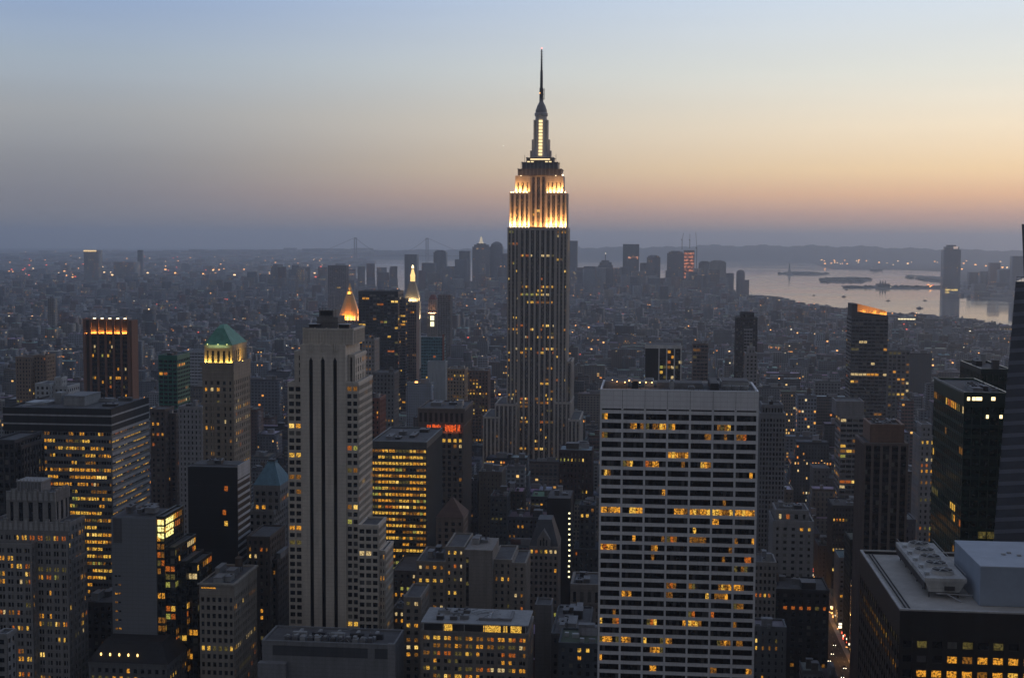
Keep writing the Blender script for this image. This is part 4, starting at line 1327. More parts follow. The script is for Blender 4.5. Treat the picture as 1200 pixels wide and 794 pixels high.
hero('apartment_block', 'solitary dark apartment slab on the far shore side, left of the golden pyramid spire', None, [(384, 405.5, 311, 0, 40)], W_((.15, .14, .15)), 4500, **{**RIB, 'lit': (.01, .02, .2), 'bay': 6}).finish()
for sp in (('apartment_block', 'tan brick apartment tower with orange windows, immediately right of the pale concrete slab', (524, 545, 432), 1450, TAN, .18),
           ('office_building', 'brown loft building with rows of orange windows left of the floodlit spired skyscraper', (546, 572, 434), 1500, BROWN, .22),
           ('apartment_block', 'grey stone block with lit upper windows directly behind the crown of the striped tower', (424, 439, 397), 1300, LIMEG, .2),
           ('office_building', 'reddish brick block rising just right of the dark striped stone tower', (430, 445, 466), 1000, (.2, .09, .07), .04),
           ('office_building', 'grey stone slab left of the slender brown tower, below the broad black slab', (437, 462, 436), 1250, GREY, .03)):
    hero(sp[0], sp[1], None, [(*sp[2], 0, 24)], W_(sp[4]), sp[3], plant=2, **{**STONE, 'lit': (sp[5], .2, .5)}).finish()

# ------------------------------------------------------------------ right of the white slab
b = hero('office_building', 'black building with four bright white columns and a lit glass front', 'the white columned black building', [(756.4, 799, 404.5, 0, 40, None, dict(sides='', topband=0))], W_((.025, .027, .033), rough=.5), 1050, **CURT)
x0, x1, y0, y1, z = b.top
wc = W_((.60, .60, .60), rough=.6)
b.wall.box(x0 - .3, x1 + .3, y0 - .8, y0 - .01, z - 2.4, z, wc)
X = lambda px: at(px, 404, 1050)[0]
for px in (772.5, 781.5, 790.5, 798.3):
    b.wall.box(X(px) - .45, X(px) + .45, y0 - .7, y0 - .01, 0, z - 2.4, wc)
for i in range(3):
    for j in range(22):
        for k_ in range(2):
            u = X(773 + i * 9 + 2.3 + k_ * 4.2)
            m = lit_mat() if random.random() < (.55 if j in (3, 5, 8) else .12) else GLASS
            b.win.append(('S', u, y0 - .06, z - 5 - j * 3.9, 2.3, 2.2, m))
b.finish()
hero('apartment_block', 'tall grey apartment tower with a dense grid of balconies, right beside the white gridded slab', 'the dense balcony tower', [(890.5, 921, 484, 0, 30, None, dict(topband=3)), (893, 918, 474, 4, 20, 484)], W_((.19, .195, .21)), 850,
     plant=3, **{**STONE, 'bay': 1.9, 'fl': 3.0, 'pw': .7, 'sh': 1.1, 'rec': .7, 'lit': (.005, .02, .2)}).finish()
hero('office_building', 'massive plain pale stone building with shallow vertical ribs, low right of the white slab', 'the pale ribbed stone block', [(906, 954, 610, 0, 30, None, dict(topband=3)), (909, 948, 597, 4, 22, 610)], W_((.25, .25, .255)), 800, plant=3,
     **{**RIB, 'bay': 4.5, 'pw': 2.6, 'rec': .5, 'sh': 2.2, 'lit': (.01, .02, .2), 'sd': .2}).finish()
b = hero('office_tower', 'dark brown ribbed tower with a recessed crown wall, right of centre', 'the dark brown ribbed tower', [
    (1012.5, 1065, 519, 0, 30, None, dict(topband=1.2)), (1020, 1060, 497, 4, 24, 519, dict(sides='', topband=1, wall=W_((.19, .12, .09))))], W_((.15, .12, .11)), 700, **{**RIB, 'bay': 4.4, 'pw': 1.2, 'rec': 1.0, 'sd': .85, 'sm': W_((.05, .045, .045)), 'lit': (.005, .01, .2), 'npane': 2})
x0, x1, y0, y1, z = b.top
b.plant(x0 + 1, x1 - 1, y0 + 1, y1 - 1, z - .9, 5, 1.5, False)
b.finish()
hero('office_building', 'grey office block with orange lit ribbon windows, directly behind the brown ribbed tower', None, [(985, 1014, 487, 0, 30), (980, 1013, 470, 6, 26, 487, dict(sides='', topband=1))], W_((.2, .2, .21)), 1050, **{**BAND, 'lit': (.15, .4, .6)}).finish()
hero('office_building', 'narrow pale stone building with rows of yellow windows, left of the dark green glass tower', None, [(1078, 1096, 512, 0, 24), (1080, 1092, 497, 4, 16, 512)], W_((.26, .26, .27)), 900, **{**STONE, 'lit': (.05, .3, .7), 'bay': 3}).finish()
hero('office_building', 'gothic grey stone block with pinnacles and few yellow windows left of the brown ribbed tower', None, [(953, 972, 548, 0, 24), (972, 990, 560, 3, 24), (990, 1012, 541, 10, 22)], W_((.15, .15, .155)), 1150, plant=2, tank=True, **{**STONE, 'lit': (.03, .12, .5)}).finish()
hero('office_building', 'dark mid rise block with two rows of bright yellow windows below the brown ribbed tower', None, [(976, 1016, 592, 0, 30)], W_((.05, .05, .055)), 1000, plant=4, **{**STONE, 'lit': (.0, .16, .75), 'bay': 2.2, 'pw': .9}).finish()

LITSTYLE[0] = [.2, .05, .2, .5, 0, .05, 0, 0]
hero('office_building', 'dark building with deep orange windows in columns, low between the white slab and the avenue', None, [(888, 972, 690, 0, 30)], W_((.035, .035, .04)), 770, plant=7, tank=True, **{**STONE, 'bay': 4.4, 'pw': 2.2, 'lit': (.05, .2, .5)}).finish()
LITSTYLE[0] = LITW
hero('office_building', 'small pale stone building top right beside the lower edge of the white gridded slab', None, [(884, 910, 658, 0, 20)], W_((.27, .26, .25)), 735, plant=3, **{**STONE, 'bay': 2.2, 'pw': 1.0, 'lit': (.03, .15, .5)}).finish()
# orange crowned dark tower
b = hero('office_tower', 'dark glass tower whose notched slanting crown glows orange, near the river', 'the orange crowned tower', [(998, 1041, 371, 0, 36, None, dict(topband=2))], W_((.045, .05, .06), rough=.4), 1500,
     **{**BAND, 'lit': (.04, .07, .25), 'bay': 4.5, 'sh': 1.3, 'sm': W_((.10, .11, .125), rough=.4)})
x0, x1, y0, y1, z = b.top
zt = at(1010, 356, 1500)[1]
cr = MB()
cr.box(x0, x0 + 6, y0, y0 + 30, z, zt, W_((.05, .05, .055)))
cr.poly([(x0 + 6, y0 + 22, z), (x1, y0 + 22, z), (x1, y0 + 22, zt - 8), (x0 + 6, y0 + 22, zt), (x0 + 6, y0 + 30, z), (x1, y0 + 30, z), (x1, y0 + 30, zt - 8), (x0 + 6, y0 + 30, zt)],
        [(0, 1, 2, 3), (4, 7, 6, 5), (3, 2, 6, 7), (1, 5, 6, 2)], W_((.5, .35, .22)))
cr.poly([(x0, y0 + 2, z), (x1, y0 + 2, z), (x1, y0 + 3, z + 1.5), (x0, y0 + 3, z + 6)], [(0, 1, 2, 3)], W_((.05, .05, .055)))
b.part('crown', cr)
og = emit_mat('orange roof lamps', (1, .38, .06), 1.8, True, .25, .2)
for i in range(9):
    u = x0 + 7 + i * (x1 - x0 - 9) / 8
    b.part('roof_lamp', MB().box(u - 1.5, u + 1.5, y0 + 8, y0 + 10, z + 1.0, z + 4.6 + (i % 3) * 1.5 - i * .25, og))
light_area(b, (x0 + x1) / 2 + 3, y0 + 12, z + 1, (0, .7, 1), 26, 4, 3000, (1, .42, .10))
b.finish()
hero('apartment_block', 'grey block with scattered yellow windows standing just right of the orange crowned tower', None, [(1041, 1067, 410, 0, 30)], W_((.15, .15, .16)), 1650, plant=2, **{**STONE, 'lit': (.16, .2, .4), 'bay': 5, 'fl': 4.5}).finish()
hero('office_tower', 'black twin stepped tower with a pale gridded panel, left of the orange crowned tower', 'the black stepped tower', [(863, 888, 372, 0, 30, None, dict(lit=(0, .02, .2))), (868, 884, 366, 4, 20, 372), (872, 882, 385, -3, 4, None, dict(wall=W_((.25, .25, .27)), bay=4))], W_((.035, .035, .042)), 1700, **{**CURT}).finish()
hero('apartment_block', 'brown brick tower with tiny balconies just left of the black stepped tower', None, [(812, 830, 402, 0, 26)], W_((.17, .13, .12)), 1500, plant=2, **{**BAND, 'lit': (.05, .05, .3)}).finish()
hero('apartment_block', 'pale tower with punched windows and tiered top at the foot of the black stepped tower', None, [(874, 888, 414, 0, 22), (877, 885, 407, 3, 16, 414)], W_((.27, .27, .28)), 1350, plant=1, **{**STONE, 'lit': (.06, .05, .3)}).finish()

# dark green glass towers on the right
gg = glass_mat((.010, .034, .027), .10, 'g6')
b = hero('office_tower', 'dark green glass tower with flat roof, the lower of two at right', 'the dark green glass tower', [(1130, 1182, 459.5, 0, 54, None, dict(topband=5))], W_((.014, .045, .036), rough=.3), 520,
     **{**CURT, 'bay': 3.2, 'pw': .22, 'sh': 1.3, 'fl': 3.9, 'lit': (.02, .2, .35), 'glass': gg})
x0, x1, y0, y1, z = b.top
b.wall.box(x0 - .35, x0 - .11, y0 - .2, y1, z - .5, z + .3, W_((.3, .31, .3)))
b.plant(x0 + 3, x0 + 15, y0 + 3, y0 + 30, z - .9, 10, 1.6, False)
for px, py, s_ in ((1135, 467, 1), (1141, 467, 1.1), (1147, 467, 2.3), (1164, 467, 1.4), (1157, 488, .9), (1173, 488, 1)):
    u, v = at(px, py, 520)
    b.win.append(('S', u, 519.9, v, s_, 1.3, emit_mat('ceiling lamp bright', (1, .72, .35), 2.6, False)))
b.finish()
b = hero('office_tower', 'taller black green slab with slanted roof edge behind the dark green glass tower', None, [(1150, 1185, 432, 0, 40, None, dict(topband=2))], W_((.015, .028, .026), rough=.3), 600, plant=3, **{**CURT, 'lit': (0, .03, .3), 'glass': gg})
b.finish()

# faceted glass tower with spire at the right edge
def faceted_tower():
    D = 470
    b = Bld('office_tower', 'pale banded glass tower with a leaning facet, cut by the right edge', 'skyscraper', at(1230, 500, D)[0], D + 25, mark=(1190, 500, 'the faceted glass tower'))
    gl = wall_mat((.055, .068, .095), rough=.2, var=.25, spec=.8, streak=False)
    bd = W_((.14, .16, .21), rough=.4, var=.1)
    P = lambda px, py, d=0: at(px, py, D + d)
    xb, zb = P(1165.5, 640)
    xt, zt = P(1193, 330)
    def xe(z):
        return xb + (xt - xb) * (z - zb) / (zt - zb)
    x1 = P(1275, 500)[0]
    z2 = P(1192, 330)[1]
    w = b.wall
    w.poly([(xe(0), D, 0), (x1, D, 0), (x1, D + 50, 0), (xe(0) + 13, D + 50, 0), (xe(z2), D + 3, z2), (x1, D + 3, z2), (x1, D + 46, z2), (xe(z2) + 14, D + 46, z2)],
           [(0, 1, 5, 4), (1, 2, 6, 5), (2, 3, 7, 6), (3, 0, 4, 7), (4, 5, 6, 7)], gl)
    z3 = P(1195, 262)[1]
    w.poly([(xe(z2) + 3.0, D + 4, z2), (x1, D + 4, z2), (x1, D + 40, z2), (xe(z2) + 15, D + 40, z2), (xe(z3) + 1.6, D + 8, z3), (x1 - 4, D + 8, z3 - 3), (x1 - 4, D + 36, z3 - 3), (xe(z3) + 14, D + 36, z3)],
           [(0, 1, 5, 4), (1, 2, 6, 5), (2, 3, 7, 6), (3, 0, 4, 7), (4, 5, 6, 7)], gl)
    nfl = int(z2 / 4.1)
    for j in range(nfl):
        z = j * 4.1 + 1
        f = z / z2 * 3
        sl = 1.9 if j > 0 else 0
        a = xe(z)
        w.poly([(a - .1, D + f - .12, z), (x1, D + f - .12, z + sl), (x1, D + f - .12, z + 1.35 + sl), (a - .1, D + f - .12, z + 1.35), (a + 12.6, D + 49 - f, z), (a + 12.6, D + 49 - f, z + 1.35)],
               [(0, 1, 2, 3), (4, 0, 3, 5)], bd)
        if 28 < z < 44 or random.random() < .03:
            n = 7
            for k_ in range(n):
                if random.random() < .6:
                    b.win.append(('S', a + 2 + k_ * 2.1, D + f - .16, z + 2.6 + .1 * k_, 1.7, 1.4, random.choice([LIT[2], LIT[3]])))
    sp = MB()
    xs = P(1199.5, 280)[0]
    sp.frustum(xs - .4, xs + .6, D + 15, D + 17, z3 - 4, xs - .1, xs + .3, D + 15.7, D + 16.3, z3 + 6, METAL)
    for q in range(3):
        sp.box(xs - .8, xs + 1.2, D + 15.2, D + 16.8, z3 + q * 2, z3 + q * 2 + .3, METAL)
    rl = MB()
    for i in range(8):
        rl.box(xe(z2) + .4 + i * 1.4, xe(z2) + .5 + i * 1.4, D + 3.2, D + 3.3, z2, z2 + 1.6, DARKM)
    rl.box(xe(z2) + .3, x1, D + 3.2, D + 3.3, z2 + 1.5, z2 + 1.65, DARKM)
    b.part('parapet_rail', rl)
    FOOT.append((xb, x1, D, D + 50))
    b.finish()
faceted_tower()

# foreground roof, bottom right, with cooling tower and white penthouse
def foreground_roof():
    D = 367
    bk = W_((.022, .021, .022), rough=.5)
    b = hero('office_tower', 'black office block in the bottom right corner with broad pale flat roof and lit windows', 'the black block with the pale roof', [(1055, 1290, 718, 0, 70, None, dict(topband=7.2))], bk, D,
             **{**STONE, 'bay': 3.9, 'pw': 1.25, 'fl': 3.95, 'sh': 2.1, 'rec': .5, 'lit': (0, 0, 0), 'roofmat': wall_mat((.40, .385, .36), .9, .16, streak=False),
                'matf': lambda i, j: (random.choice([LIT[0], LIT[0], LIT[2], LIT[1]]) if (j, i) in LITSET or (j == TOPJ[0] - 2 and i >= 1 and random.random() < .97) or (j == TOPJ[0] - 1 and i >= 3 and random.random() < .95) else
                                      (LIT[5] if j == TOPJ[0] and random.random() < .3 else None))})
    x0, x1, y0, y1, z = b.top
    rf = W_((.40, .385, .36), var=.12, streak=False)
    b.part('roof_curb', MB().box(x0 - .2, x1, y0 - .2, y0 + .7, z - .1, z + .35, W_((.42, .41, .40))).box(x0 - .2, x0 + .6, y0 + .7, y1, z - .1, z + .35, W_((.42, .41, .40))).box(x0 + .6, x1, y1 - .7, y1, z - .1, z + .35, rf))
    b.part('roof_track', MB().box(x0 + 2.2, x0 + 2.35, y0 + 2, y1 - 2, z - .8, z - .3, DARKM).box(x0 + 3.2, x0 + 3.35, y0 + 2, y1 - 2, z - .8, z - .3, DARKM)
           .box(x0 + 2.2, x1 - 2, y0 + 2.1, y0 + 2.25, z - .8, z - .35, DARKM))
    b.finish()
    zr = z - .75
    # penthouse: plain white box
    ph = Bld('penthouse', 'plain pale blue grey box shaped penthouse standing on the bottom right roof', 'penthouse', x0 + 40, y0 + 30, z=zr)
    pm = W_((.27, .32, .39), var=.08, streak=False)
    px0 = at(1148, 705, D + 10)[0]
    zt = at(1148, 664, D + 10)[1]
    ph.wall.box(px0, px0 + 45, D + 10, D + 42, zr, zt, pm)
    ph.part('roof', MB().box(px0 - .1, px0 + 45.1, D + 9.9, D + 42.1, zt, zt + .3, W_((.38, .43, .50), var=.10, streak=False)))  # top tinted paler than the walls, its brighter sky light put into the colour
    for u, v in ((9, 24), (11, 26), (13, 23), (17, 20)):
        ph.part('roof_hatch', MB().box(px0 + u, px0 + u + 1.1, D + v, D + v + .9, zt + .3, zt + .75, METAL))
    ph.finish()
    # cooling tower: long unit with five fans
    cy0, cy1 = D + 17, D + 62
    cx0 = at(1084, 700, cy0)[0]
    cx1 = at(1131, 700, cy0)[0]
    zc = at(1105, 677, cy0)[1]
    ct = Bld('cooling_tower', 'long rooftop cooling unit with a row of five round fans on steel legs', 'cooling tower', (cx0 + cx1) / 2, cy0, z=zr)
    body = W_((.40, .40, .385), var=.25)
    ct.part('casing', MB().frustum(cx0 + 1, cx1 - 1.6, cy0 + .2, cy1, zr + 1.6, cx0, cx1, cy0, cy1, zc - 1.2, body).box(cx0 - .3, cx1 + .3, cy0 - .3, cy1, zc - 1.2, zc, W_((.42, .42, .41), var=.3)))
    ct.part('louvre', MB().box(cx0 - .15, cx0 + .3, cy0 + .5, cy1 - .5, zr + 2.2, zc - 1.3, DARKM))
    ct.part('access_panel', MB().box(cx0 + 5.2, cx0 + 8, cy0 - .12, cy0 + .1, zr + 2.1, zr + 3.3, DARKM).box(cx0 + 1.4, cx0 + 4.8, cy0 - .1, cy0 + .1, zr + 3.6, zr + 4.6, body))
    for i in range(5):
        fy = cy0 + 6 + i * (cy1 - cy0 - 11) / 4
        fx = (cx0 + cx1) / 2 + .3
        c = ct.part('fan_cowl', MB().lathe(fx, fy, [(3.3, zc), (3.0, zc + .9), (3.1, zc + 1.1), (2.8, zc + 1.1), (2.75, zc + .75)], 24, W_((.44, .44, .43))))
        fb = MB().lathe(fx, fy, [(2.7, zc + 1.0), (2.7, zc + 1.14)], 20, W_((.012, .012, .013)))  # black disc: the shade inside the cowl opening put into colour
        for k_ in range(6):
            a = k_ * math.pi / 3 + i
            fb.bar((fx, fy, zc + 1.2), (fx + 2.5 * math.cos(a), fy + 2.5 * math.sin(a), zc + 1.2), .16, METAL, 4)
        fb.lathe(fx, fy, [(.5, zc + 1.12), (.4, zc + 1.5)], 8, METAL)
        ct.sub('fan', fb, c)
        ct.part('junction_box', MB().box(cx0 + .4, cx0 + 1.6, fy - 3.2, fy - 1.8, zc, zc + .9, METAL))
    for i in range(6):
        for u in (cx0 + 1.2, cx1 - 1.8):
            v = cy0 + .6 + i * (cy1 - cy0 - 1.2) / 5
            ct.part('leg', MB().box(u - .14, u + .14, v - .14, v + .14, zr, zr + 1.6, DARKM))
    ct.part('handrail', MB().bar((cx0, cy0, zc + 1.1), (cx0, cy1, zc + 1.1), .07, METAL, 4).bar((cx1, cy0, zc + 1.1), (cx1, cy1, zc + 1.1), .07, METAL, 4)
            .bar((cx0, cy0, zc), (cx0, cy0, zc + 1.1), .07, METAL, 4).bar((cx1, cy0, zc), (cx1, cy0, zc + 1.1), .07, METAL, 4))
    ct.part('pipe', MB().bar((cx0 + 3, cy0 - .2, zr + 1.3), (cx1 + 2, cy0 - .2, zr + 1.0), .22, METAL, 8).bar((cx1 - 5, cy0 - .4, zr + 1.2), (cx1 - 2, cy0 - 4.2, zr + .2), .2, METAL, 8))
    ct.finish()
LITSET, TOPJ = set(), [0]
def _tj():
    z = at(1172, 718, 367)[1]
    TOPJ[0] = max(1, round((z - 7.2) / 3.95)) - 1
_tj()
foreground_roof()

# long low pier building with a strip of white lights by the river
b = hero('pier_building', 'long low riverside shed with a strip of white lights, right of the orange crowned tower', None, [(1050, 1105, 373, 0, 40)], W_((.2, .2, .2)), 4150, cat='building', **{**BAND, 'lit': (0, 0, 0)})
x0, x1, y0, y1, z = b.top
for i in range(9):
    u = x0 + 6 + i * (x1 - x0) * .55 / 9
    b.part('strip_light', MB().box(u, u + 7, y0 - 1, y0 - .5, z - 4, z - .5, emit_mat('white strip light', (1, .85, .5), 1.6, False)))
b.finish()

# ------------------------------------------------------------------ facade pattern of small far buildings (windows below a few pixels)
fm, t, b = principled('small windowed facade')
uvn = N(t, 'ShaderNodeUVMap', uv_map='UVMap')
sp_ = N(t, 'ShaderNodeSeparateXYZ')
t.links.new(uvn.outputs[0], sp_.inputs[0])
tint = N(t, 'ShaderNodeAttribute', attribute_name='tint')
win_ = N(t, 'ShaderNodeAttribute', attribute_name='wininfo')
wsep = N(t, 'ShaderNodeSeparateXYZ')
t.links.new(win_.outputs['Vector'], wsep.inputs[0])
def absd(sock, half):
    f = math_node(t, 'FRACT', sock)
    return math_node(t, 'LESS_THAN', math_node(t, 'ABSOLUTE', math_node(t, 'SUBTRACT', f, .5)), half)
mask = math_node(t, 'MULTIPLY', absd(sp_.outputs[0], wsep.outputs[2]), absd(sp_.outputs[1], .29))
cmb = N(t, 'ShaderNodeCombineXYZ')
t.links.new(math_node(t, 'FLOOR', sp_.outputs[0]), cmb.inputs[0])
t.links.new(math_node(t, 'FLOOR', sp_.outputs[1]), cmb.inputs[1])
t.links.new(wsep.outputs[0], cmb.inputs[2])
wn = N(t, 'ShaderNodeTexWhiteNoise', noise_dimensions='3D')
t.links.new(cmb.outputs[0], wn.inputs['Vector'])
cmb2 = N(t, 'ShaderNodeCombineXYZ')
t.links.new(math_node(t, 'FLOOR', sp_.outputs[1]), cmb2.inputs[0])
t.links.new(wsep.outputs[0], cmb2.inputs[1])
wn2 = N(t, 'ShaderNodeTexWhiteNoise', noise_dimensions='2D')
t.links.new(cmb2.outputs[0], wn2.inputs['Vector'])
rowf = math_node(t, 'MULTIPLY_ADD', math_node(t, 'GREATER_THAN', wn2.outputs['Value'], .86), 5.0, .6)
litp = math_node(t, 'MULTIPLY', wsep.outputs[1], rowf)
lit = math_node(t, 'MULTIPLY', mask, math_node(t, 'LESS_THAN', wn.outputs['Value'], litp))
csep = N(t, 'ShaderNodeSeparateColor')
t.links.new(wn.outputs['Color'], csep.inputs[0])
ec = ramp_node(t, csep.outputs[1], [(.0, (1, .25, .03)), (.4, (1, .45, .08)), (.8, (1, .62, .20)), (1, (1, .85, .5))])
es = math_node(t, 'MULTIPLY', lit, math_node(t, 'MULTIPLY_ADD', csep.outputs[2], 1.1, .3))
geo = N(t, 'ShaderNodeNewGeometry')
nz_ = N(t, 'ShaderNodeTexNoise')
t.links.new(geo.outputs['Position'], nz_.inputs[0])
nz_.inputs['Scale'].default_value, nz_.inputs['Detail'].default_value = .12, 5
vary = math_node(t, 'MULTIPLY_ADD', nz_.outputs[0], .9, .55)
vm = N(t, 'ShaderNodeVectorMath', operation='SCALE')
t.links.new(tint.outputs['Color'], vm.inputs[0])
t.links.new(vary, vm.inputs['Scale'])
mxb = N(t, 'ShaderNodeMix', data_type='RGBA')
t.links.new(mask, mxb.inputs[0])
t.links.new(vm.outputs[0], mxb.inputs[6])
mxb.inputs[7].default_value = (.018, .02, .024, 1)
t.links.new(mxb.outputs[2], b.inputs['Base Color'])
t.links.new(math_node(t, 'MULTIPLY_ADD', mask, -.6, .85), b.inputs['Roughness'])
t.links.new(ec, b.inputs['Emission Color'])
t.links.new(es, b.inputs['Emission Strength'])
fm.cycles.emission_sampling = 'NONE'
FACADE = fm

def boxes_mesh(name, recs):
    """recs: (cx, cy, hx, hy, z0, z1, angle, wall colour, roof colour, lit, seed, bay, floor, window half width)"""
    n = len(recs)
    A = np.array([r[:7] for r in recs], float)
    cx, cy_, hx, hy, z0, z1, an = A.T
    c, s = np.cos(an), np.sin(an)
    corner = [(-1, -1), (1, -1), (1, 1), (-1, 1)]
    V = np.zeros((n, 8, 3))
    for i, (a, d) in enumerate(corner):
        X = cx + a * hx * c - d * hy * s
        Y = cy_ + a * hx * s + d * hy * c
        V[:, i] = np.stack([X, Y, z0], 1)
        V[:, i + 4] = np.stack([X, Y, z1], 1)
    fidx = np.array([(0, 1, 5, 4), (1, 2, 6, 5), (2, 3, 7, 6), (3, 0, 4, 7), (4, 5, 6, 7)])
    Fc = (np.arange(n)[:, None, None] * 8 + fidx[None]).reshape(-1, 4)
    me = np_mesh(name, V.reshape(-1, 3), Fc)
    bay = np.array([r[11] for r in recs])
    fl = np.array([r[12] for r in recs])
    nx = np.maximum(1, np.round(2 * hx / bay))
    ny = np.maximum(1, np.round(2 * hy / bay))
    nf = np.maximum(1, np.round((z1 - z0 - 1.5) / fl))
    top = nf * (z1 - z0) / np.maximum(z1 - z0 - 1.5, 1)
    uv = np.zeros((n, 5, 4, 2))
    for k, m_ in enumerate((nx, ny, nx, ny)):
        uv[:, k, 1, 0] = uv[:, k, 2, 0] = m_
        uv[:, k, 2, 1] = uv[:, k, 3, 1] = top
        uv[:, k, :, 0] += k * 57
    uv[:, 4] = 0.0
    l = me.uv_layers.new(name='UVMap')
    l.data.foreach_set('uv', uv.astype(np.float32).ravel())
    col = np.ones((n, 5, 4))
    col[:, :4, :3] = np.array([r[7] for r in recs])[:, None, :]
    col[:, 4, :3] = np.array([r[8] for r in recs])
    a = me.attributes.new('tint', 'FLOAT_COLOR', 'FACE')
    a.data.foreach_set('color', col.astype(np.float32).ravel())
    wi = np.zeros((n, 5, 3))
    wi[:, :, 0] = np.array([r[10] for r in recs])[:, None]
    wi[:, :4, 1] = np.array([r[9] for r in recs])[:, None]
    wi[:, :, 2] = np.array([r[13] for r in recs])[:, None]
    a = me.attributes.new('wininfo', 'FLOAT_VECTOR', 'FACE')
    a.data.foreach_set('vector', wi.astype(np.float32).ravel())
    me.materials.append(FACADE)
    return me

PAL = [('grey brick', (.15, .15, .16)), ('brown brick', (.15, .105, .085)), ('pale stone', (.30, .29, .28)), ('red brick', (.19, .09, .07)), ('tan brick', (.26, .21, .16)),
       ('dark', (.055, .055, .065)), ('white', (.42, .43, .45)), ('concrete', (.22, .225, .24))]
PW = [5, 4, 4, 2, 3, 4, 1.2, 5]
RPAL = [(.07, .07, .075), (.12, .12, .125), (.2, .2, .21), (.045, .045, .05), (.3, .31, .33)]
RW = [5, 4, 2.5, 4, 1]
MAIN = [(-750, 500)]
def clear_of_heroes(x0, x1, y0, y1, m=1.5):
    for a, c, d, e in FOOT:
        if x0 < c + m and x1 > a - m and y0 < e + m and y1 > d - m:
            return False
    return True
def ytop_limit(px, Y):
    """how high in the picture roofs of ordinary blocks may reach at this distance"""
    if Y < 1000:
        return np.interp(px, [0, 250, 300, 470, 540, 690, 890, 930, 950, 1002, 1012, 1100, 1200], [640, 640, 620, 620, 560, 560, 560, 560, 770, 790, 520, 520, 520])
    if Y < 1320:
        return np.interp(px, [0, 300, 480, 560, 700, 890, 1000, 1200], [470, 470, 470, 535, 500, 470, 450, 430])
    if Y < 2000:
        return np.interp(px, [0, 300, 560, 700, 890, 1200], [425, 430, 430, 430, 420, 410])
    return 0
STREETX = [-1700, -1400, -1120, -900, -700, -560, -430, -300, -162, 115, 390, 670, 950, 1230, 1500, 1800]
fills = []     # dict per building
def add_fill(cx, cy_, hx, hy, h, ang=0.0, z=None, near=False):
    px, py = proj(cx, cy_, h)
    if not (-40 < px < 1240) or py > 830:
        return
    if cy_ > 2200 and px > 860:
        lim_ = np.interp(px, [865, 905, 942, 996, 1047, 1115, 1186, 1240], [343, 346, 353, 361, 365, 369, 380, 390]) if cy_ < 6600 else 0
        if lim_ and py < lim_:
            h = EYE - (lim_ + random.uniform(0, 3) - HZ) * cy_ / F
            if h < 6:
                return
            py = lim_
    if cy_ > 6600 and cx > 300 and px < 1128:
        return
    base = drop(cx, cy_)
    ti = random.choices(range(len(PAL)), PW)[0]
    c = PAL[ti][1]
    j = random.uniform(.75, 1.25)
    D = math.hypot(cx, cy_)
    litp = random.choice([0, .01, .02, .03, .06, .1]) if D < 1500 else random.choice([0, .005, .01, .02, .05]) if D < 3000 else random.choice([0, 0, .005, .01, .03])
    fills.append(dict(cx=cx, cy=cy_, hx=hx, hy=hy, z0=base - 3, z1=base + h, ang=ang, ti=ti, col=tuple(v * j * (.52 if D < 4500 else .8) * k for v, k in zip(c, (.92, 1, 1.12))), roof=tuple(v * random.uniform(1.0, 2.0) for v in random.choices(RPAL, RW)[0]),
                      lit=litp, seed=random.randint(0, 9999) * 1.0, bay=random.choice([2.6, 3.0, 3.6, 4.2]), fl=random.choice([3.1, 3.4, 3.8]), ww=random.choice([.2, .26, .3, .42]), h=h, D=D, px=px, py=py))
# midtown to the villages: avenues every 140-280 m, streets every 80 m
for bi in range(len(STREETX) - 1):
    X0, X1 = STREETX[bi] + 13, STREETX[bi + 1] - 13
    Y = 600.0
    while Y < 3300:
        if X1 < -.53 * (Y + 80) - 60 or X0 > .30 * (Y + 80) + 60:
            Y += 80
            continue
        for row in (0, 1):
            ya = Y + (0 if row == 0 else 32)
            x = X0
            while x < X1 - 6:
                w_ = min(random.choice([7, 9, 12, 16, 20, 26, 34, 45]) * random.uniform(.9, 1.2), X1 - x)
                if X1 - x - w_ < 6:
                    w_ = X1 - x
                d_ = random.uniform(22, 30)
                Yc = ya + d_ / 2
                med = 46 if Yc < 1100 else 38 if Yc < 1700 else 27 if Yc < 2500 else 19
                h = med * math.exp(random.gauss(0, .42))
                if random.random() < .07 and w_ > 11:
                    h = random.uniform(1.5, 2.6) * med
                if random.random() < .02:
                    h = 9
                if w_ < 11:
                    h = min(h, med * .9)
                pxc, _ = proj(x + w_ / 2, ya, h)
                lim = ytop_limit(pxc, Yc)
                if lim:
                    hmax = EYE - (lim - HZ) * Yc / F
                    h = min(h, max(12, hmax * random.uniform(.8, 1)))
                if x + w_ > -22 and x < 25 and Yc < 1250:
                    pass
                if clear_of_heroes(x, x + w_, ya, ya + d_):
                    add_fill(x + w_ / 2, ya + d_ / 2, w_ / 2 - .15, d_ / 2, h)
                x += w_
        Y += 80
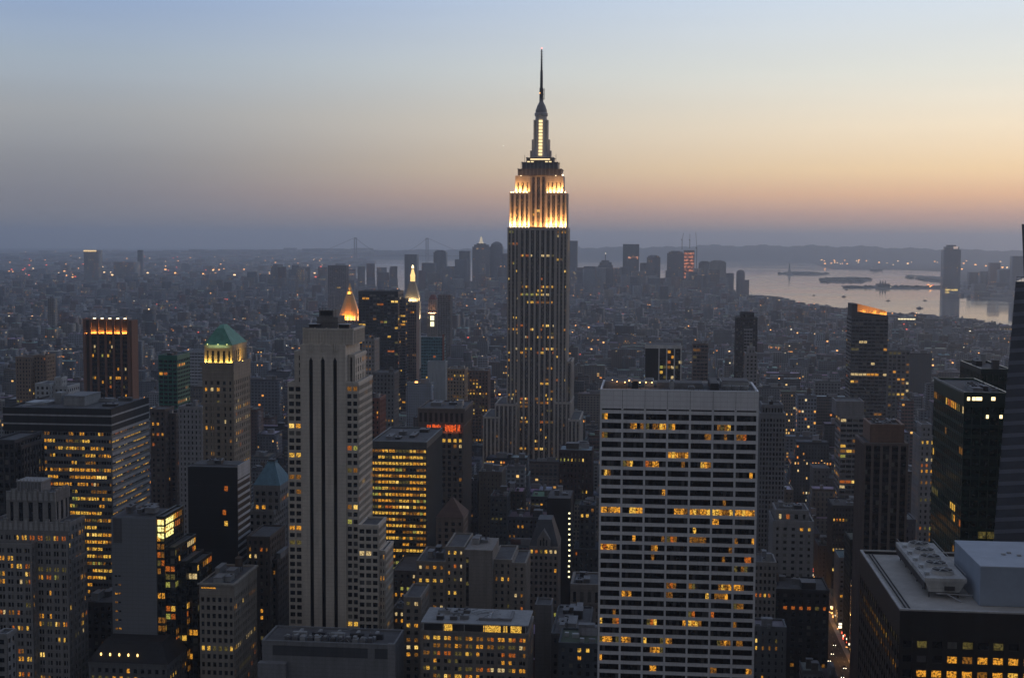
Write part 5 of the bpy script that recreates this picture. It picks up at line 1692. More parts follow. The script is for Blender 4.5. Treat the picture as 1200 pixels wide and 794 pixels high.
# the villages and downtown, on turned grids
def turned(x0, x1, y0, y1, ang, cell, med, tower, th, sig=.35):
    ca, sa = math.cos(ang), math.sin(ang)
    mx_, my = (x0 + x1) / 2, (y0 + y1) / 2
    R_ = math.hypot(x1 - x0, y1 - y0) / 2
    u = -R_
    while u < R_:
        v = -R_
        du = cell * random.uniform(.8, 1.3)
        while v < R_:
            dv = cell * random.uniform(.7, 1.5)
            cx, cy_ = mx_ + (u + du / 2) * ca - (v + dv / 2) * sa, my + (u + du / 2) * sa + (v + dv / 2) * ca
            if x0 < cx < x1 and y0 < cy_ < y1 and -.55 * cy_ - 50 < cx < .34 * cy_ + 50 and (int((u + R_) / (cell * 5)) * cell * 5 + cell < (u + R_) or True):
                if random.random() < .9:
                    h = med * math.exp(random.gauss(0, sig))
                    if random.random() < tower:
                        h = random.uniform(*th)
                    cand.append((cx, cy_, du / 2 * .92, dv / 2 * random.uniform(.8, .95), h, ang))
            v += dv * 1.12
        u += du * 1.12 + (cell * .8 if random.random() < .25 else 0)
cand = []
turned(-2400, 1300, 3300, 4300, math.radians(-12), 26, 18, .035, (35, 62))
turned(-2600, -1150, 2300, 3300, 0, 30, 17, .2, (38, 62))
turned(-2900, 1300, 4300, 5400, math.radians(22), 27, 17, .05, (35, 60))
turned(-2000, 1100, 5400, 6000, math.radians(12), 30, 26, .08, (45, 80))
turned(-1900, 430, 6000, 6750, math.radians(12), 42, 42, .30, (70, 135))
cand_m = cand
cand = []
turned(-5200, -1700, 5400, 8200, math.radians(18), 38, 13, .09, (28, 55))
turned(-4500, -300, 8200, 11500, math.radians(-20), 55, 12, .03, (25, 60))
turned(-7500, 2000, 11500, 17500, math.radians(10), 110, 13, .03, (25, 50))
turned(1300, 3300, 6400, 9000, math.radians(8), 60, 14, .05, (30, 60))
turned(-9000, -1000, 17500, 24000, 0, 200, 12, .04, (20, 45))
allc = cand_m + cand
wet = is_water([c[0] for c in allc], [c[1] for c in allc])
wet2 = is_water([c[0] for c in allc], [c[1] - 60 for c in allc])
for c, w1, w2 in zip(allc, wet, wet2):
    if w1 or w2:
        continue
    if c[0] < -1150 and c[1] < 3300 and not (c[0] < -1250):
        continue
    # keep Governors-side bay and the hills free of towers
    if clear_of_heroes(c[0] - c[2], c[0] + c[2], c[1] - c[3], c[1] + c[3]):
        add_fill(c[0], c[1], c[2], c[3], c[4] if c[1] < 17000 else c[4] * 1.2, c[5])
        if c[1] >= 17500:
            A_ = math.degrees(math.atan2(c[0], c[1]))
            gz = float(ground_z(np.array([c[0]]), np.array([c[1]]), np.array([math.hypot(c[0], c[1])]), np.array([A_]))[0])
            if fills and fills[-1]['cx'] == c[0]:
                dz = gz - drop(c[0], c[1])
                fills[-1]['z0'] += dz
                fills[-1]['z1'] += dz

# ------------------------------------------------------------------ downtown, Jersey City, Brooklyn landmarks (individual towers)
FAR = [  # (name, px0, px1, ytop, D, tint, lit, label, top)
    (474, 488, 298, 6100, (.12, .13, .15), 0, 'lone square slab by the water, just left of the far downtown cluster', 'flat'),
    (494, 509, 308, 6500, (.13, .13, .15), .01, 'low wide block at the left end of the far downtown cluster', 'flat'),
    (508, 522, 293, 6600, (.10, .11, .14), .0, 'stepped dark tower with narrow cap, left part of the far downtown cluster', 'step'),
    (522, 535, 312, 6450, (.13, .13, .16), .01, 'short broad block between two taller towers in the left part of the far cluster', 'flat'),
    (533, 547, 304, 6400, (.09, .10, .13), .0, 'dark block in front of a slim flat tower in the left downtown cluster', 'flat'),
    (538, 550, 294, 6700, (.10, .11, .15), .0, 'slim flat topped blue grey tower behind a darker block in the left downtown cluster', 'flat'),
    (553.5, 573, 285, 6600, (.13, .13, .15), .01, 'broad far tower carrying a small glowing lantern on its top', 'lantern'),
    (574, 588.5, 283, 6650, (.09, .10, .13), 0, 'round topped far tower immediately left of the floodlit spire tower', 'round'),
    (588.5, 598, 297, 6500, (.11, .12, .15), 0, 'far block half hidden by the left side of the floodlit spire tower', 'flat'),
    (562, 568, 309, 6300, (.2, .2, .2), .03, 'narrow pale tower with green tinted top lights below the lantern tower', 'flat'),
    (664, 676.5, 282, 6700, (.055, .07, .11), .0, 'dark blue flat tower just right of the floodlit spire tower', 'flat'),
    (684, 697, 312, 6300, (.10, .10, .12), .01, 'squat far block right of the dark blue flat tower', 'flat'),
    (701, 718, 305, 6500, (.11, .11, .13), .0, 'classical far tower with tiered top and thin mast with a light', 'mast'),
    (703, 726, 314, 6250, (.07, .07, .085), .0, 'dark low block in front of the tiered tower with the mast', 'flat'),
    (730, 749, 286, 6500, (.075, .09, .12), .02, 'broad square far tower with a row of orange lights half way up', 'rowlit'),
    (750, 758, 308, 6600, (.08, .09, .11), 0, 'narrow far tower tucked right beside the broad square one', 'flat'),
    (758, 774, 299, 6500, (.10, .10, .125), .01, 'far tower with pale stepped cap right of the narrow tucked tower', 'step'),
    (782, 802, 294, 6550, (.12, .12, .15), .01, 'massive far tower standing left of the red lit construction tower', 'step'),
    (801.5, 814, 291, 6450, (.20, .13, .10), .0, 'far tower under construction glowing red orange between cranes', 'redlit'),
    (780, 795, 317, 6200, (.09, .095, .12), .02, 'low dark far block left below the red lit construction tower', 'flat'),
    (787, 797, 324, 6000, (.20, .12, .11), .0, 'small reddish brown tower in front of the massive far tower', 'flat'),
    (819, 834, 306, 6500, (.12, .12, .13), .0, 'far tower with slightly rounded shoulders right of the construction tower', 'step'),
    (832, 851, 305, 6350, (.26, .24, .22), .0, 'broad pale beige far tower right of the construction tower', 'step'),
    (851, 860, 320, 6450, (.12, .12, .14), .0, 'low far block between the broad pale beige tower and a rounded slim one', 'flat'),
    (863.5, 873, 316, 6600, (.14, .13, .15), .0, 'slim far tower with a domed top near the waterfront', 'round'),
    (868, 878, 328, 6500, (.2, .14, .13), .0, 'short reddish far block at the right end of the downtown cluster', 'flat'),
    (814, 822, 322, 6200, (.1, .1, .12), .02, 'low grey far block at the foot of the red lit construction tower', 'flat'),
    (741, 757, 318, 6150, (.16, .16, .17), .03, 'low pale far block in front of the broad square tower', 'flat'),
    (664, 684, 318, 6100, (.1, .1, .12), .04, 'wide low far block below the dark blue flat tower', 'flat'),
    (1107.5, 1126.5, 287, 7400, (.12, .14, .19), .01, 'tall isolated glass tower with curved lit crown on the far right shore', 'crownlit'),
    (1136, 1147, 319, 7700, (.08, .09, .12), 0, 'dark block first right of the tall isolated shore tower', 'flat'),
    (1150, 1161, 318, 7800, (.09, .10, .13), 0, 'dark block second right of the tall isolated shore tower', 'flat'),
    (1161, 1172.5, 308, 7700, (.2, .12, .12), .01, 'reddish grey tower on the far right shore beside the blue glass blocks', 'flat'),
    (1172.5, 1189, 316, 7500, (.10, .12, .17), 0, 'blue grey glass block at the right end of the far shore row', 'flat'),
    (1188, 1203, 300, 7300, (.10, .12, .17), 0, 'far shore tower partly hidden behind the faceted glass tower', 'flat'),
    (98, 113, 293, 7600, (.16, .15, .15), .02, 'far flat tower on the left horizon with a bright strip of light along its top', 'striptop'),
    (161, 166, 293, 8600, (.08, .08, .10), 0, 'thin dark far tower on the left horizon right of the strip lit one', 'flat'),
    (133, 155, 307, 8000, (.14, .13, .13), .02, 'wide pale block beside the strip lit tower on the left horizon', 'flat'),
]
for i, (p0, p1, yt, D, tn_, lp_, lab, top) in enumerate(FAR):
    x0, z1 = at(p0, yt, D)
    x1, _ = at(p1, yt, D)
    base = drop(x0, D) - 3
    r = empty('distant_tower', ((x0 + x1) / 2, D, base))
    tag(r, lab, 'skyscraper', 'distant towers by the water')
    tot = z1 - base
    w_ = x1 - x0
    recs = []
    def rec(a, c, d0, d1, za, zb, s=0.0):
        recs.append(((a + c) / 2 - (x0 + x1) / 2, (d0 + d1) / 2, (c - a) / 2, (d1 - d0) / 2, za, zb, 0, tn_, (.1, .1, .11), lp_, random.randint(0, 999) * 1.0, 5, 5, .3))
    body_top = tot * {'flat': 1, 'step': .95, 'lantern': .93, 'round': .9, 'mast': .86, 'rowlit': 1, 'redlit': .96, 'crownlit': .9, 'striptop': 1}[top]
    rec(x0, x1, 0, w_ * 1.1, 0, body_top)
    if top in ('step', 'lantern', 'mast', 'crownlit'):
        rec(x0 + w_ * .09, x1 - w_ * .09, w_ * .12, w_ * .9, body_top, body_top + (tot - body_top) * .62)
        rec(x0 + w_ * .22, x1 - w_ * .26, w_ * .25, w_ * .8, body_top + (tot - body_top) * .62, tot)
    o = bpy.data.objects.new('wall', boxes_mesh('wall', recs))
    COL.objects.link(o)
    o.parent = r
    cxx = (x0 + x1) / 2
    off = (cxx, D, base)
    def prt(name, mb, par=r):
        return mb.build(name, par, off)
    zb = base
    if top == 'round':
        prt('domed_top', MB().lathe(cxx, D + w_ * .55, [(w_ * .5, zb + body_top), (w_ * .44, zb + body_top + (tot - body_top) * .5), (w_ * .25, zb + tot * .985), (w_ * .06, zb + tot)], 12, W_(tn_)))
    if top == 'lantern':
        prt('lantern', MB().lathe(cxx, D + 20, [(12, zb + tot), (9, zb + tot + 9), (7, zb + tot + 9), (6, zb + tot + 22), (.5, zb + tot + 34)], 8, emit_mat('pale lantern light', (1, .85, .6), .55, False)))
    if top == 'mast':
        a = prt('mast', MB().bar((cxx, D + 10, zb + tot - 5), (cxx, D + 10, zb + tot + 30), 1.5, DARKM))
        prt('lamp', MB().lathe(cxx, D + 10, [(.5, zb + tot + 29), (2.6, zb + tot + 32), (.5, zb + tot + 35)], 6, emit_mat('white lamp', (1, .85, .6), 2, False)), a)
    if top == 'rowlit':
        prt('lit_floor', MB().box(x0 + w_ * .33, x1 - w_ * .05, D - 1.2, D - .2, zb + tot * .72, zb + tot * .72 + 9, emit_mat('far orange floor', (1, .42, .22), .7, True, .1, .05)))
    if top == 'redlit':
        m_ = emit_mat('construction lights', (1, .30, .13), .62, True, .05, .07)
        for j in range(8):
            za = zb + tot * (.38 + .07 * j)
            prt('lit_floor', MB().box(x0 + 2, x1 - 2, D - 2, D - .4, za, za + tot * .045, m_))
    if top == 'crownlit':
        prt('lit_crown', MB().box(cxx + w_ * .05, x1 - w_ * .18, D + w_ * .1 - 4, D + w_ * .1, zb + body_top + 4, zb + tot * .97, emit_mat('pinkish crown light', (1, .75, .65), .5, False)))
        prt('lit_floor', MB().box(x0 + 6, x1 - 12, D - 1.4, D - .3, zb + 3, zb + 11, emit_mat('far yellow floor', (1, .7, .2), 1.1, True, .3, .05)))
    if top == 'striptop':
        prt('light_strip', MB().box(x0, x1, D - 2, D - .4, zb + tot - 8, zb + tot, emit_mat('warm strip', (1, .68, .3), 1.3, False)))
    FOOT.append((x0, x1, D, D + w_ * 1.1))
    MARKS.append(((p0 + p1) / 2, yt, None))

# remove ordinary far blocks that would stand inside those towers
fills = [q for q in fills if q['cy'] < 5300 or clear_of_heroes(q['cx'] - q['hx'], q['cx'] + q['hx'], q['cy'] - q['hy'], q['cy'] + q['hy'], 0)]

# ------------------------------------------------------------------ which ordinary blocks show largest: a coarse depth picture
SXW, SXH = 600, 397
ib = -np.ones((SXH, SXW), int)
occ = []
def rect_px(x0, x1, y, z0, z1):
    a, b_ = proj(x0, y, z1), proj(x1, y, z1)
    c = proj(x0, y, z0)
    return int(min(a[0], b_[0]) / 2), int(max(a[0], b_[0]) / 2) + 1, int(min(a[1], b_[1]) / 2), int(c[1] / 2) + 1
items = [(q['cy'] - q['hy'], i, None) for i, q in enumerate(fills)]
HEROBOX = []
bpy.context.view_layer.update()
for o in list(COL.objects):
    if o.type == 'MESH' and o.name.split('.')[0] == 'wall' and o.parent and o.parent.get('category') in ('skyscraper', 'building'):
        vs_ = np.array([v.co for v in o.data.vertices]) if len(o.data.vertices) < 200000 else None
        L = np.array(o.parent.location)
        fv = [tuple(p.vertices) for p in o.data.polygons]
        # every box of eight vertices large enough to hide something
        co = vs_ + L
        for k in range(0, len(co) - 7, 8):
            bb = co[k:k + 8]
            mn, mxx = bb.min(0), bb.max(0)
            if mxx[0] - mn[0] > 6 and mxx[2] - mn[2] > 20:
                HEROBOX.append((mn[0], mxx[0], mn[1], mn[2], mxx[2]))
items += [(h[2], -5, h) for h in HEROBOX]
items.sort(key=lambda k: -k[0])
for y, i, h in items:
    if i >= 0:
        q = fills[i]
        r = rect_px(q['cx'] - q['hx'], q['cx'] + q['hx'], y, q['z0'], q['z1'])
    else:
        r = rect_px(h[0], h[1], h[2], h[3], h[4])
    a, b_, c, d = max(r[0], 0), min(r[1], SXW), max(r[2], 0), min(r[3], SXH)
    if a < b_ and c < d:
        ib[c:d, a:b_] = i
cnt = np.bincount(ib[ib >= 0].ravel(), minlength=len(fills))
order = np.argsort(-cnt)
N_IND = 215
chosen = [int(i) for i in order[:N_IND] if cnt[i] > 12]
chosen_set = set(chosen)

def recs_of(q, local=False):
    """body, setback and roof boxes of an ordinary block"""
    rnd = random.Random(int(q['seed']) * 7 + int(q['cx']))
    ox, oy, oz = (q['cx'], q['cy'], q['z0']) if local else (0, 0, 0)
    base = (q['ang'], q['col'], q['roof'], q['lit'], q['seed'], q['bay'], q['fl'], q['ww'])
    out = []
    ca, sa = math.cos(q['ang']), math.sin(q['ang'])
    def add(dx, dy, hx, hy, z0, z1, col=None, lit=None, roof=None):
        out.append((q['cx'] + dx * ca - dy * sa - ox, q['cy'] + dx * sa + dy * ca - oy, hx, hy, z0 - oz, z1 - oz, base[0], col or base[1], roof or base[2], base[3] if lit is None else lit, base[4] + len(out), base[5], base[6], base[7]))
    h = q['z1'] - q['z0']
    zt = q['z1']
    hx, hy = q['hx'], q['hy']
    far = q['D'] > 5600
    if h > 34 and rnd.random() < .55 and not far:
        f = rnd.uniform(.6, .85)
        add(0, 0, hx, hy, q['z0'], q['z0'] + h * f)
        k = rnd.uniform(.62, .88)
        add(rnd.uniform(-.1, .1) * hx, hy * rnd.uniform(0, .15), hx * k, hy * k * .95, q['z0'] + h * f, zt)
        hx, hy = hx * k * .9, hy * k * .85
    else:
        add(0, 0, hx, hy, q['z0'], zt)
    pieces = []
    if not far:
        for _ in range(rnd.choice([1, 2, 3]) if q['D'] < 4200 else rnd.choice([0, 1])):
            bw, bd_, bh = rnd.uniform(.12, .4) * hx, rnd.uniform(.12, .35) * hy, rnd.uniform(1.8, 5.5)
            dx, dy = rnd.uniform(-.55, .55) * hx, rnd.uniform(-.5, .5) * hy
            pieces.append((dx, dy, max(bw, 1), max(bd_, 1), zt, zt + bh, rnd.choice([q['col'], (.3, .3, .32), (.1, .1, .1), (.2, .2, .21)])))
    tank = (not far and q['D'] < 2600 and hx > 4 and rnd.random() < .4)
    return out, pieces, (tank, rnd.uniform(-.4, .4) * hx, rnd.uniform(-.4, .4) * hy, zt), (hx, hy)

tank_mesh = MB().lathe(0, 0, [(1.9, 2.4), (1.85, 6.2), (2.1, 6.2), (.1, 7.6)], 10, W_((.09, .065, .05), rough=.9)).mesh('water_tank')
stand_mesh = MB()
for a_, b_ in ((-1, -1), (1, -1), (1, 1), (-1, 1)):
    stand_mesh.box(a_ * 1.4 - .12, a_ * 1.4 + .12, b_ * 1.4 - .12, b_ * 1.4 + .12, -.1, 2.4, DARKM)
stand_mesh = stand_mesh.box(-1.6, 1.6, -1.6, 1.6, 2.15, 2.38, DARKM).mesh('tank_stand')

# the rest of the city: one mass nobody could count
allrecs = []
tanks = MB()
WT = W_((.09, .065, .05), rough=.9)
for i, q in enumerate(fills):
    if i in chosen_set:
        continue
    if cnt[i] == 0 and q['D'] < 2500 and not (-60 < q['px'] < 1260):
        continue
    r, pieces, tk, _ = recs_of(q)
    allrecs += r
    for dx, dy, hx, hy, z0, z1, c in pieces:
        ca, sa = math.cos(q['ang']), math.sin(q['ang'])
        allrecs.append((q['cx'] + dx * ca - dy * sa, q['cy'] + dx * sa + dy * ca, hx, hy, z0, z1, q['ang'], c, (.15, .15, .16), 0, 0, 50, 50, .0))
    if tk[0] and q['D'] < 2000:
        x, y, z = q['cx'] + tk[1], q['cy'] + tk[2], tk[3]
        tanks.lathe(x, y, [(.6, z - .1), (.6, z + 2.4), (1.9, z + 2.4), (1.85, z + 6.2), (2.1, z + 6.2), (.1, z + 7.6)], 8, WT)
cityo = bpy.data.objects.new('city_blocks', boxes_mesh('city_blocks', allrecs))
COL.objects.link(cityo)
tag(cityo, 'dense mass of small city blocks spreading to the river and horizon', 'buildings', kind='stuff')
if tanks.v:
    tag(tanks.build('roof_tanks'), 'wooden water tanks on the roofs of the small city blocks', 'water tanks', kind='stuff')

# ------------------------------------------------------------------ the blocks that show largest, each one a thing
ORD = ['nearest', 'second', 'third', 'fourth', 'fifth', 'sixth', 'seventh', 'eighth', 'ninth', 'tenth', 'eleventh', 'twelfth', 'thirteenth', 'fourteenth', 'fifteenth', 'sixteenth', 'seventeenth', 'eighteenth', 'nineteenth', 'twentieth']
marks = [m_ for m_ in MARKS if m_[2]]
used_labels = {}
bykey = {}
for i in chosen:
    q = fills[i]
    ys, xs_ = np.nonzero(ib == i)
    q['vx'], q['vy'] = xs_.mean() * 2, ys.min() * 2.0
    q['vys'] = ys.mean() * 2
    d = [((q['vx'] - m_[0]) ** 2 + .5 * (q['vy'] - m_[1]) ** 2, m_) for m_ in marks]
    _, mk = min(d, key=lambda k: k[0])
    dx, dy = q['vx'] - mk[0], q['vy'] - mk[1]
    rel = ('right of' if dx > 0 else 'left of') if abs(dx) > abs(dy) * .6 else ('above' if dy < 0 else 'below')
    w_px = q['hx'] * 2 * F / q['D']
    size = 'narrow' if w_px < 16 else 'wide' if w_px > 44 else ''
    if q['h'] > 75:
        size = (size + ' tall').strip()
    elif q['h'] < 25:
        size = (size + ' low').strip()
    kind_ = PAL[q['ti']][0]
    _, pieces, tk, _ = recs_of(q)
    feat = 'with water tank' if tk[0] else ('with bare roof' if not pieces else 'with %s' % ('one roof hut' if len(pieces) == 1 else 'roof huts'))
    q['lab'] = (mk[2], rel, (size + ' ' + kind_).strip(), feat, (dx * dx + dy * dy))
    bykey.setdefault((mk[2], rel, (size + ' ' + kind_).strip(), feat), []).append(i)
rot = {}
for key, lst in bykey.items():
    lst.sort(key=lambda i: fills[i]['lab'][4])
    for n_, i in enumerate(lst):
        mk, rel, sk, feat = key
        fills[i]['label'] = '%s%s block %s %s %s' % ('' if len(lst) == 1 else ORD[min(n_, 19)] + ' ', sk, feat, rel, mk)

for i in chosen:
    q = fills[i]
    tall = q['h'] > 45
    nm = 'apartment_block' if q['ti'] in (1, 3, 4) else 'city_block'
    near = q['D'] < 1120 and cnt[i] > 60
    recs, pieces, tk, (rx, ry) = recs_of(q, local=False)
    if near:
        bb = Bld(nm, q['label'], 'building', q['cx'], q['cy'], 'ordinary city blocks between the towers')
        wm_ = W_(tuple(round(v, 2) for v in q['col']))
        lp_ = random.choice([(.0, .05, .4), (.03, .08, .5), (.06, .15, .6), (.1, .25, .6)])
        for r in recs:
            if r[2] < 2.5:
                continue
            bb.block(r[0] - r[2], r[0] + r[2], r[1] - r[3], r[1] + r[3], max(r[4], 0), r[5], wm_, roofmat=W_(tuple(round(v, 2) for v in q['roof']), streak=False),
                     **{**STONE, 'bay': random.choice([2.8, 3.2, 3.8]), 'pw': random.choice([1.3, 1.6, 2.0]), 'fl': q['fl'] + .2, 'lit': lp_})
            FOOT.pop()
        part = bb.part
    else:
        bb = Bld(nm, q['label'], 'building', q['cx'], q['cy'], 'ordinary city blocks between the towers', z=q['z0'])
        lr, _, _, _ = recs_of(q, local=True)
        o = bpy.data.objects.new('wall', boxes_mesh('wall', lr))
        COL.objects.link(o)
        o.parent = bb.root
    zoff = 0.0
    for dx, dy, hx, hy, z0, z1, c in pieces:
        ca, sa = math.cos(q['ang']), math.sin(q['ang'])
        x, y = q['cx'] + dx * ca - dy * sa, q['cy'] + dx * sa + dy * ca
        bb.part('bulkhead', MB().box(x - hx, x + hx, y - hy, y + hy, z0 - 1.0, z1, W_(c)).box(x - hx - .15, x + hx + .15, y - hy - .15, y + hy + .15, z1, z1 + .25, ROOFL))
    if near:
        for k_ in range(random.randint(2, 5)):
            x, y = q['cx'] + random.uniform(-.7, .7) * rx, q['cy'] + random.uniform(-.8, .2) * ry
            s1, s2 = random.uniform(.7, 1.6), random.uniform(.7, 1.8)
            bb.part('air_unit', MB().box(x - s1, x + s1, y - s2, y + s2, q['z1'] - .9, q['z1'] + random.uniform(.5, 1.4), random.choice([METAL, ROOFL, DARKM])))
    elif q['D'] < 2400:
        p_ = MB()
        z = q['z1']
        if q['ang'] == 0:
            lx, ly = recs[-1][2], recs[-1][3]
            cx_, cy2 = recs[-1][0], recs[-1][1]
            p_.box(cx_ - lx - .1, cx_ + lx + .1, cy2 - ly - .1, cy2 - ly + .4, z - .9, z + .9, W_(q['col'])).box(cx_ - lx - .1, cx_ - lx + .4, cy2 - ly + .4, cy2 + ly, z - .9, z + .9, W_(q['col']))
            p_.box(cx_ + lx - .4, cx_ + lx + .1, cy2 - ly + .4, cy2 + ly, z - .9, z + .9, W_(q['col']))
            bb.part('parapet', p_)
    if tk[0]:
        tkx, tky = q['cx'] + tk[1], q['cy'] + tk[2]
        o = bpy.data.objects.new('water_tank', tank_mesh)
        COL.objects.link(o)
        o.parent = bb.root
        o.location = (tkx - bb.o[0], tky - bb.o[1], tk[3] - bb.o[2] - (.75 if near else 0))
        s_ = bpy.data.objects.new('tank_stand', stand_mesh)
        COL.objects.link(s_)
        s_.parent = o
    bb.finish(cap=60)

# ------------------------------------------------------------------ islands, statue, bridge, boats
def at_ground_pt(px, py):
    x, y = on_ground(px, py)
    return x, y, drop(x, y)
x, y, z = at_ground_pt(925, 321.2)
st = empty('statue', (x, y, z))
tag(st, 'tiny far standing figure monument with raised torch on a pedestal on an island', 'statue')
cop = W_((.13, .22, .19))
pd_ = MB().frustum(x - 22, x + 22, y - 22, y + 22, z - 1, x - 20, x + 20, y - 20, y + 20, z + 14, W_(CONC)).frustum(x - 11, x + 11, y - 11, y + 11, z + 14, x - 7, x + 7, y - 7, y + 7, z + 47, W_(CONC))
pd_.build('pedestal', st, (x, y, z))
fg = MB().lathe(x, y, [(5.6, z + 47), (5.2, z + 56), (4.2, z + 68), (4.6, z + 76), (2.0, z + 79), (2.4, z + 82), (2.2, z + 85), (.6, z + 87)], 10, cop)
fg.bar((x - 3.5, y, z + 75), (x - 6.5, y, z + 88), 1.3, cop, 6)
fg.bar((x + 3.5, y, z + 74), (x + 4.5, y - 2, z + 66), 1.8, cop, 6)
fg.lathe(x - 6.5, y, [(.8, z + 87), (1.8, z + 90), (1.2, z + 93), (.1, z + 95)], 8, cop)
fg.build('figure', st, (x, y, z))

def wood(label, pts, n, seed):
    """a far-off island wood"""
    r_ = random.Random(seed)
    mb = MB()
    gm_ = W_((.035, .05, .03), rough=.95)
    for _ in range(n):
        a, b_ = r_.choice(pts)
        x, y = on_ground(a + r_.uniform(-1, 1), b_ + r_.uniform(-.25, .25))
        z = drop(x, y)
        r1 = r_.uniform(9, 22)
        mb.lathe(x, y, [(r1 * .6, z - 2), (r1, z + 2.5), (r1 * .7, z + r1 * .35), (r1 * .2, z + r1 * r_.uniform(.4, .65))], 6, gm_, r_.random() * 3)
    tag(mb.build('island_trees'), label, 'trees', kind='stuff')
wood('low dark trees covering the two small islands in the bay', [(914 + i * 2, 320.6) for i in range(29)] + [(962 + i * 2, 327) for i in range(29)] + [(964 + i * 2, 329.5) for i in range(24)], 240, 5)
wood('low dark trees along the far riverside spit', [(1062 + i * 2, 324.5 + i * .25) for i in range(22)] + [(990 + i * 3, 336.4) for i in range(38)], 130, 6)
# hall on the spit
b = hero('waterfront_hall', 'small dark hall with corner turrets and a white light on the narrow river spit', None, [(1028, 1043, 332.5, 0, 60)], W_((.11, .08, .075)), 8050 if False else on_ground(1035, 336.5)[1], cat='building', **{**STONE, 'bay': 12, 'fl': 12, 'lit': (0, 0, 0)})
x0, x1, y0, y1, z = b.top
for q in (.25, .45, .65):
    u = x0 + (x1 - x0) * q
    b.part('turret', MB().lathe(u, y0 + 6, [(4, z - 4), (4, z + 8), (1, z + 20)], 6, W_((.1, .11, .1))))
b.part('lamp', MB().lathe(x1 + 3, y0 - 6, [(1, z - 26), (4.5, z - 22), (1, z - 17)], 6, emit_mat('white lamp', (1, .85, .6), 2, False)))
b.finish()

# far suspension bridge
def bridge():
    D = 15500
    p = [at(416.5, 279, D), at(500.5, 278, D)]
    x0, zt = p[0]
    x1 = p[1][0]
    zt = (p[0][1] + p[1][1]) / 2
    base = drop(x0, D)
    r = empty('suspension_bridge', ((x0 + x1) / 2, D, base))
    tag(r, 'faint long suspension bridge with two tall towers on the left horizon', 'bridge')
    off = tuple(r.location)
    m_ = W_((.12, .13, .15))
    for x in (x0, x1):
        MB().box(x - 16, x - 7, D - 12, D + 12, base - 60, zt, m_).box(x + 7, x + 16, D - 12, D + 12, base - 60, zt, m_).box(x - 16.5, x + 16.5, D - 11, D + 11, zt - 16, zt - 2, m_).box(x - 16.5, x + 16.5, D - 11, D + 11, base + 90, base + 100, m_).build('tower', r, off)
    dk = base + 70
    MB().box(x0 - 500, x1 + 500, D - 14, D + 14, dk - 4, dk + 4, m_).build('deck', r, off)
    for s_ in (-12, 12):
        c = MB()
        prev = None
        for k_ in range(25):
            f = k_ / 24
            pt = (x0 + (x1 - x0) * f, D + s_, dk + 12 + (zt - dk - 12) * (2 * f - 1) ** 2)
            if prev:
                c.bar(prev, pt, 1.6, m_, 4)
            prev = pt
        c.bar((x0, D + s_, zt), (x0 - 480, D + s_, dk), 1.6, m_, 4)
        c.bar((x1, D + s_, zt), (x1 + 480, D + s_, dk), 1.6, m_, 4)
        c.build('cable', r, off)
bridge()

def boat(px, py, L, label, name='ferry'):
    x, y = on_ground(px, py)
    z = drop(x, y) - 2.5
    r = empty(name, (x, y, z))
    tag(r, label, 'boat', 'boats on the river')
    off = (x, y, z)
    L *= .65 if L < 100 else .8
    hw = L * .14
    wh, dkm = W_((.5, .5, .5)), W_((.06, .06, .07))
    MB().poly([(x - L / 2, y - hw, z + L * .09), (x + L * .32, y - hw, z + L * .09), (x + L / 2, y, z + L * .11), (x + L * .32, y + hw, z + L * .09), (x - L / 2, y + hw, z + L * .09),
               (x - L * .46, y - hw * .8, z - 1), (x + L * .28, y - hw * .8, z - 1), (x + L * .42, y, z - 1), (x + L * .28, y + hw * .8, z - 1), (x - L * .46, y + hw * .8, z - 1)],
              [(0, 1, 2, 3, 4), (0, 5, 6, 1), (1, 6, 7, 2), (2, 7, 8, 3), (3, 8, 9, 4), (4, 9, 5, 0), (9, 8, 7, 6, 5)], dkm).build('hull', r, off)
    MB().box(x - L * .36, x + L * .18, y - hw * .7, y + hw * .7, z + L * .095, z + L * .19, wh).box(x - L * .15, x + L * .12, y - hw * .5, y + hw * .5, z + L * .19, z + L * .26, wh).build('cabin', r, off)
    MB().lathe(x - L * .2, y, [(L * .025, z + L * .19), (L * .022, z + L * .33)], 8, dkm).build('funnel', r, off)
for bt in ((1078, 360.5, 42, 'ferry boat nearest the orange crowned tower, with pale cabin'), (1041, 351.8, 30, 'small boat in mid river between the pier spit and the ferry'),
           (989, 347, 34, 'boat left of mid river, lower of a close pair'), (992, 338.8, 30, 'boat left of mid river, upper of a close pair'),
           (1084, 351.5, 26, 'little boat in mid river nearest the tall isolated shore tower'), (954, 345.5, 24, 'small boat nearest the left bank of the river'),
           (1027, 316.5, 150, 'long cargo ship far out beyond the islands')):
    boat(*bt, name='cargo_ship' if bt[2] > 100 else 'ferry')

# tower cranes over the construction tower
for k_, (px, yt, yb_) in enumerate(((799.5, 273, 292), (808.5, 274, 291), (816.8, 272, 318))):
    x, zt = at(px, yt, 6440)
    _, z0 = at(px, yb_, 6440)
    r = empty('tower_crane', (x, 6440, z0))
    tag(r, ('left', 'middle', 'right and longest')[k_] + ' of the three thin cranes over the red lit construction tower', 'crane', 'cranes over downtown')
    off = (x, 6440, z0)
    m_ = W_((.1, .08, .08))
    MB().box(x - 1.4, x + 1.4, 6438.6, 6441.4, z0, z0 + (zt - z0) * .62, m_).build('mast', r, off)
    MB().bar((x, 6440, z0 + (zt - z0) * .6), (x + (1 - k_) * 6, 6436, zt), 1.1, m_, 4).build('jib', r, off)
    MB().box(x - 5, x + 1, 6442, 6447, z0 + (zt - z0) * .58, z0 + (zt - z0) * .62, m_).build('counterweight', r, off)

